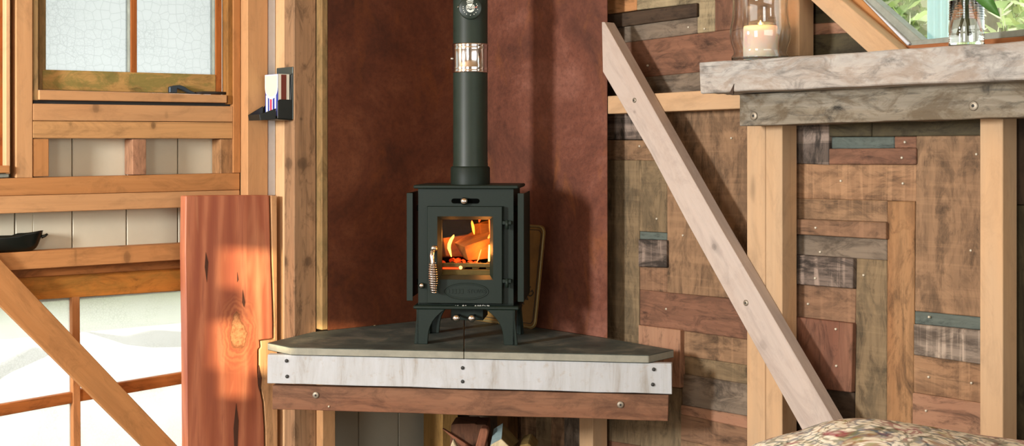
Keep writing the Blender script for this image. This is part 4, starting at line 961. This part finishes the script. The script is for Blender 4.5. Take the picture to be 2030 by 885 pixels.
o = bpy.data.objects.new('candle_glow', l); col.objects.link(o); o.location = cb+UP*(ch-.003)

# jar with cut stems
jc = onR(1916, HY, -.10); jz = (jc-CAM).dot(FW); jp = F/jz; jo = V((jc.x, jc.y, topz+.0018))
jr = 34.5/jp
jar = thing('glass_jar', 'clear ribbed glass jar of water with cut stems on the shelf', 'jar')
prof = [(jr*.8, 0), (jr*.95, .002), (jr, .008)]
for i in range(5): prof += [(jr*1.0, .010+i*.0055), (jr*.955, .0127+i*.0055)]
prof += [(jr*.99, .04), (jr*.99, .066)]
for i in range(10): prof += [(jr*.955, .068+i*.006), (jr*1.0, .071+i*.006)]
prof += [(jr*.97, .13), (jr*.8, .145), (jr*.78, .165)]
inner = [(r-.0022, max(z, .005)) for r, z in prof[::-1] if r > jr*.9 or z > .1]
mb = MB(); mb.lathe([(0, 0)]+prof+inner+[(jr*.7, .005), (0, .005)], GLASS, jo, UP, 48); mb.build('glass', jar)
wm = glassm('water', (.96, 1, .99, 1)); wm.node_tree.nodes['Principled BSDF'].inputs['IOR'].default_value = 1.33
mb = MB(); mb.lathe([(0, .0056), (jr*.9, .0058), (jr*.925, .012), (jr*.925, .115), (0, .115)], wm, jo, UP, 40); mb.build('water', jar)
recentre(jar)
sp_ = thing('cut_foliage', 'green cut stems with one broad leaf drooping out of the jar', 'foliage')
LEAF = plain('leaf_green', '5f8f45', .45, noise=.2, nscale=40)
mb = MB()
for a0, r0, a1, r1_ in ((.3, .018, 3.4, .02), (2.0, .016, 5.2, .022), (4.1, .02, .9, .018)):
    mb.tube([jo+V((cos(a0)*r0, sin(a0)*r0, .03)), jo+V((cos((a0+a1)/2)*.006, sin(a1)*.006, .1)), jo+V((cos(a1)*r1_, sin(a1)*r1_, .21)), jo+V((cos(a1)*r1_*2.5, sin(a1)*r1_*2.5, .28))], [.003, .003, .0028, .002], plain('stem_green', '3c4a26', .6), 8)
mb.build('stem', sp_)
def leaf(base, tip, wdt, mat, mbb, nrm):
    t = bmesh.new(); n_ = 10; d = (tip-base); s_ = d.cross(nrm).normalized(); L2, R2, Cc = [], [], []
    for i in range(n_+1):
        u = i/n_; w_ = wdt*math.sin(pi*min(.999, u**.8))**.8*(1 if i not in (0, n_) else .02); c_ = base+d*u+nrm*(.02*sin(pi*u))
        L2.append(t.verts.new(c_+s_*w_+nrm*w_*.25)); R2.append(t.verts.new(c_-s_*w_+nrm*w_*.25)); Cc.append(t.verts.new(c_))
    for i in range(n_):
        t.faces.new([L2[i], L2[i+1], Cc[i+1], Cc[i]]); t.faces.new([Cc[i], Cc[i+1], R2[i+1], R2[i]])
    bmesh.ops.solidify(t, geom=t.faces[:], thickness=.0008); mbb._merge(t, mat, d, nrm, True)
mb = MB(); base = onR(1925, -60, -.11); tip = onR(1983, 34, -.12)
leaf(base, tip, .022, LEAF, mb, V((-1, 0, .1)).normalized()); mb.build('leaf', sp_)
mb = MB(); leaf(jo+UP*.27, jo+V((.03, .12, .36)), .03, LEAF, mb, V((-1, 0, .3)).normalized()); mb.build('leaf', sp_)
recentre(sp_)

# floral upholstered sofa back in the right foreground
def floral():
    m = N('floral_tapestry'); uv = m.coord('Object', (.75, .75, 1.7))
    wn = m.n('ShaderNodeTexNoise'); m.l(uv, wn.inputs['Vector']); wn.inputs['Scale'].default_value = 9; wn.inputs['Detail'].default_value = 3
    wm_ = m.n('ShaderNodeMix', data_type='RGBA', blend_type='LINEAR_LIGHT'); wm_.inputs[0].default_value = .08
    m.l(uv, wm_.inputs[6]); m.l(wn.outputs['Color'], wm_.inputs[7]); wv = wm_.outputs[2]
    def vor(sc_, feat='DISTANCE_TO_EDGE'):
        v_ = m.n('ShaderNodeTexVoronoi', feature=feat); m.l(wv, v_.inputs['Vector']); v_.inputs['Scale'].default_value = sc_; return v_
    base = m.ramp(m.noise(uv, 60, 3), [(.35, lin('d6ccb2')), (.65, lin('ece6d4'))])
    colr = m.ramp(m.noise(uv, 14, 2), [(.36, lin('8c2c40')), (.46, lin('4a5638')), (.52, lin('4c5c70')), (.6, lin('8c5a3c')), (.66, lin('7c9040'))]); 
    colr2 = m.ramp(vor(22, 'F1').outputs['Color'], [(.2, lin('7c3a3a')), (.45, lin('56704a')), (.65, lin('b8a880')), (.8, lin('4c5c6c'))])
    base = m.mix(m.ramp(vor(22).outputs['Distance'], [(.06, BW(0)), (.14, BW(.6))]), base, base)
    base = m.mix(m.ramp(m.noise(uv, 16, 3), [(.55, BW(0)), (.62, BW(.85))]), base, colr2)
    base = m.mix(m.ramp(m.noise(wv, 13, 2, .4), [(.455, BW(0)), (.485, BW(.85)), (.515, BW(0))]), base, colr)
    base = m.mix(m.ramp(vor(70, 'F1').outputs['Distance'], [(.42, BW(0)), (.62, BW(.65))]), base, colr)
    m.l(base, m.b.inputs['Base Color']); m.b.inputs['Roughness'].default_value = .9; m.b.inputs['Specular IOR Level'].default_value = .1
    m.bump(vor(48).outputs['Distance'], .5, .004); return m.m
FLO = floral()
def camp(X_, Z_, z_): p = CAM+RT*X_+FW*Z_; return V((p.x, p.y, z_))
sf = thing('upholstered_sofa', 'floral tapestry upholstered sofa top at the bottom right corner', 'sofa')
ZQ = 2.75; q_ = ZQ/F
prof = [(1380, 1010), (1440, 930), (1490, 886), (1540, 866), (1590, 853), (1640, 836), (1690, 828.5), (1740, 828.5), (1800, 836), (1870, 848), (1950, 861), (2030, 871), (2130, 885), (2260, 920), (2330, 990)]
t = bmesh.new(); rows = []
ds = [(-.10, -.6), (-.095, -.10), (-.07, -.035), (-.03, -.008), (.02, 0), (.09, 0), (.2, -.01), (.32, -.03), (.38, -.08), (.4, -.16), (.4, -.6)]
def interp(i, k):  # catmull on profile
    return prof[i]
from_ = []
for dz, dh in ds:
    row = []
    for i in range((len(prof)-1)*3+1):
        u = i/3; a_ = int(min(u, len(prof)-2)); f_ = u-a_; p0, p1, p2, p3 = prof[max(a_-1, 0)], prof[a_], prof[a_+1], prof[min(a_+2, len(prof)-1)]
        cc = [.5*((2*p1[j])+(-p0[j]+p2[j])*f_+(2*p0[j]-5*p1[j]+4*p2[j]-p3[j])*f_*f_+(-p0[j]+3*p1[j]-3*p2[j]+p3[j])*f_**3) for j in (0, 1)]
        X1 = (cc[0]-PX)*q_; z1 = 1.17+(HY-cc[1])*q_
        z1 = max(.001, z1+dh*(1.0)) if dh > -.5 else .001
        row.append(t.verts.new(camp(X1, ZQ-dz, z1)))
    rows.append(row)
for i in range(len(rows)-1):
    for k in range(len(rows[0])-1): t.faces.new([rows[i][k], rows[i][k+1], rows[i+1][k+1], rows[i+1][k]])
for e_ in (0, -1): 
    t.faces.new([r[e_] for r in rows])
t.faces.new(rows[0]+rows[-1][::-1]) if False else None
bmesh.ops.recalc_face_normals(t, faces=t.faces)
mb = MB(); mb._merge(t, FLO, RT, UP, True); mb.build('cushion', sf)
recentre(sf)

# =====================================================================
# OUTSIDE
# =====================================================================
S(MB().prism([V((-14, -14, -.35)), V((14, -14, -.35)), V((14, 14, -.35)), V((-14, 14, -.35))], (0, 0, -.05), plain('grass_ground', '76804e', .9, noise=.3, nscale=4), bevel=0).build('ground'))
def bush(name, c, R, n_, lsz, cols, label, cat='tree', trunk=None):
    t_ = thing(name, label, cat); mb = MB(); ms = [plain('foliage_'+c_, c_, .6) for c_ in cols]
    for i in range(n_):
        d = V((random.gauss(0, 1), random.gauss(0, 1), random.gauss(0, 1))).normalized()*(random.random()**.4)
        p = V(c)+V((d.x*R[0], d.y*R[1], d.z*R[2])); a_ = V((random.gauss(0, 1), random.gauss(0, 1), random.gauss(0, 1))).normalized(); b_ = a_.orthogonal().normalized(); l_ = lsz*random.uniform(.6, 1.4)
        k = mb.slot(random.choice(ms)); vs = [mb.bm.verts.new(q) for q in (p-a_*l_, p+b_*l_*.4, p+a_*l_, p-b_*l_*.4)]; f_ = mb.bm.faces.new(vs); f_.material_index = k
    mb.build('foliage', t_)
    if trunk:
        mb = MB()
        for (p0, p1, r) in trunk: mb.tube([p0, (V(p0)+V(p1))/2+V((.02, .03, 0)), p1], [r, r*.85, r*.7], plain('bark_grey', '6c6452', .9, noise=.3, nscale=20), 8)
        mb.build('trunk', t_)
    recentre(t_)
gcol = ['b0c070', 'c4d084', 'e2e6b4', '92a860', 'd4ccac']
def beyond(px, py, dist): return CAM+ray(px, py)*dist
c = beyond(1900, -40, 9.0); bush('leafy_shrub', c, (1.5, 2.0, 1.7), 8000, .085, gcol, 'sunlit green shrub seen through the slanted window above the shelf', 'shrub', [(V((c.x+.3, c.y+.2, -.3)), V((c.x, c.y+.1, 3)), .06), (V((c.x-.1, c.y-.3, -.3)), V((c.x-.2, c.y-.2, 2.9)), .05)])
c = beyond(2030, 30, 6.0); bush('leafy_shrub', c, (.35, .4, .8), 600, .05, gcol[1:], 'bright shrub beyond the right end of the window above the shelf', 'shrub', [(beyond(1972, 190, 6.4), beyond(1968, -250, 6.4), .045)])
c = beyond(1900, -60, 16.0); bush('hedge', c, (4, 5, 4), 9000, .2, ['b8c480', 'c8d094', 'a0b070'], 'pale sunlit hedge far behind the shrubs seen through the slanted window', 'hedge')
def clothm():
    m = N('pale_turquoise_cloth'); m.b.inputs['Base Color'].default_value = lin('e8fbff'); m.b.inputs['Roughness'].default_value = .9
    t_ = m.n('ShaderNodeBsdfTranslucent'); t_.inputs[0].default_value = lin('e8fbff'); x = m.n('ShaderNodeMixShader'); x.inputs[0].default_value = .6
    m.l(m.b.outputs[0], x.inputs[1]); m.l(t_.outputs[0], x.inputs[2]); m.l(x.outputs[0], m.out.inputs[0]); return m.m
CLOTH = clothm()
# pale tarp panel standing outside
tp0 = beyond(1861, 72, 5.6)
hz_ = beyond(1861, -260, 5.6).z
mb = MB(); 
cloth = bmesh.new(); nn = 16; g0 = []
for i in range(nn+1):
    x_ = (i/nn-.5)*.098; g0.append([cloth.verts.new(V((tp0.x, tp0.y, 0))+RT*x_+FW*(.012*sin(i*1.3))+UP*z_) for z_ in (beyond(1861, 78, 5.6).z-1.2, hz_)])
for i in range(nn): cloth.faces.new([g0[i][0], g0[i+1][0], g0[i+1][1], g0[i][1]])
bmesh.ops.solidify(cloth, geom=cloth.faces[:], thickness=.002); mb._merge(cloth, CLOTH, UP, FW, True)
recentre(tag(mb.build('hanging_cloth'), 'pale turquoise cloth hanging outside behind the glass jar', 'cloth'))
# boards added outside, shaped to put grey wedges on the lower frosted panes
OW = plain('weathered_outdoor_board', '77735f', .8)
S(MB().prism([V((-6, .42, -.02)), V((2, .42, -.02)), V((2, 4.5, -.02)), V((-6, 4.5, -.02))], (0, 0, -.06), plain('added_pale_deck', 'e6e2d4', .8), bevel=0).build('added_deck'))  # pale deck added so the lower panes come out white
dr_ = thing('pane_shade_boards', 'slanted boards added outside to put grey shapes on the lower frosted panes', 'added_boards')
MB().prism(qL(.60, (165, 657), (250, 668), (310, 655), (480, 668), (480, 686), (300, 690), (250, 684)), (0, .03, 0), OW).build('board', dr_)
MB().prism(qL(.60, (-80, 770), (70, 688), (110, 700), (20, 740), (-80, 810)), (0, .03, 0), OW).build('board', dr_)
for px_ in (480, -75):
    a = onL(px_, HY, .66)
    MB().prism([V((a.x-.03, .632, -.019)), V((a.x+.03, .632, -.019)), V((a.x+.03, .632, .66)), V((a.x-.03, .632, .66))], (0, .06, 0), OW).build('post', dr_)
recentre(dr_)
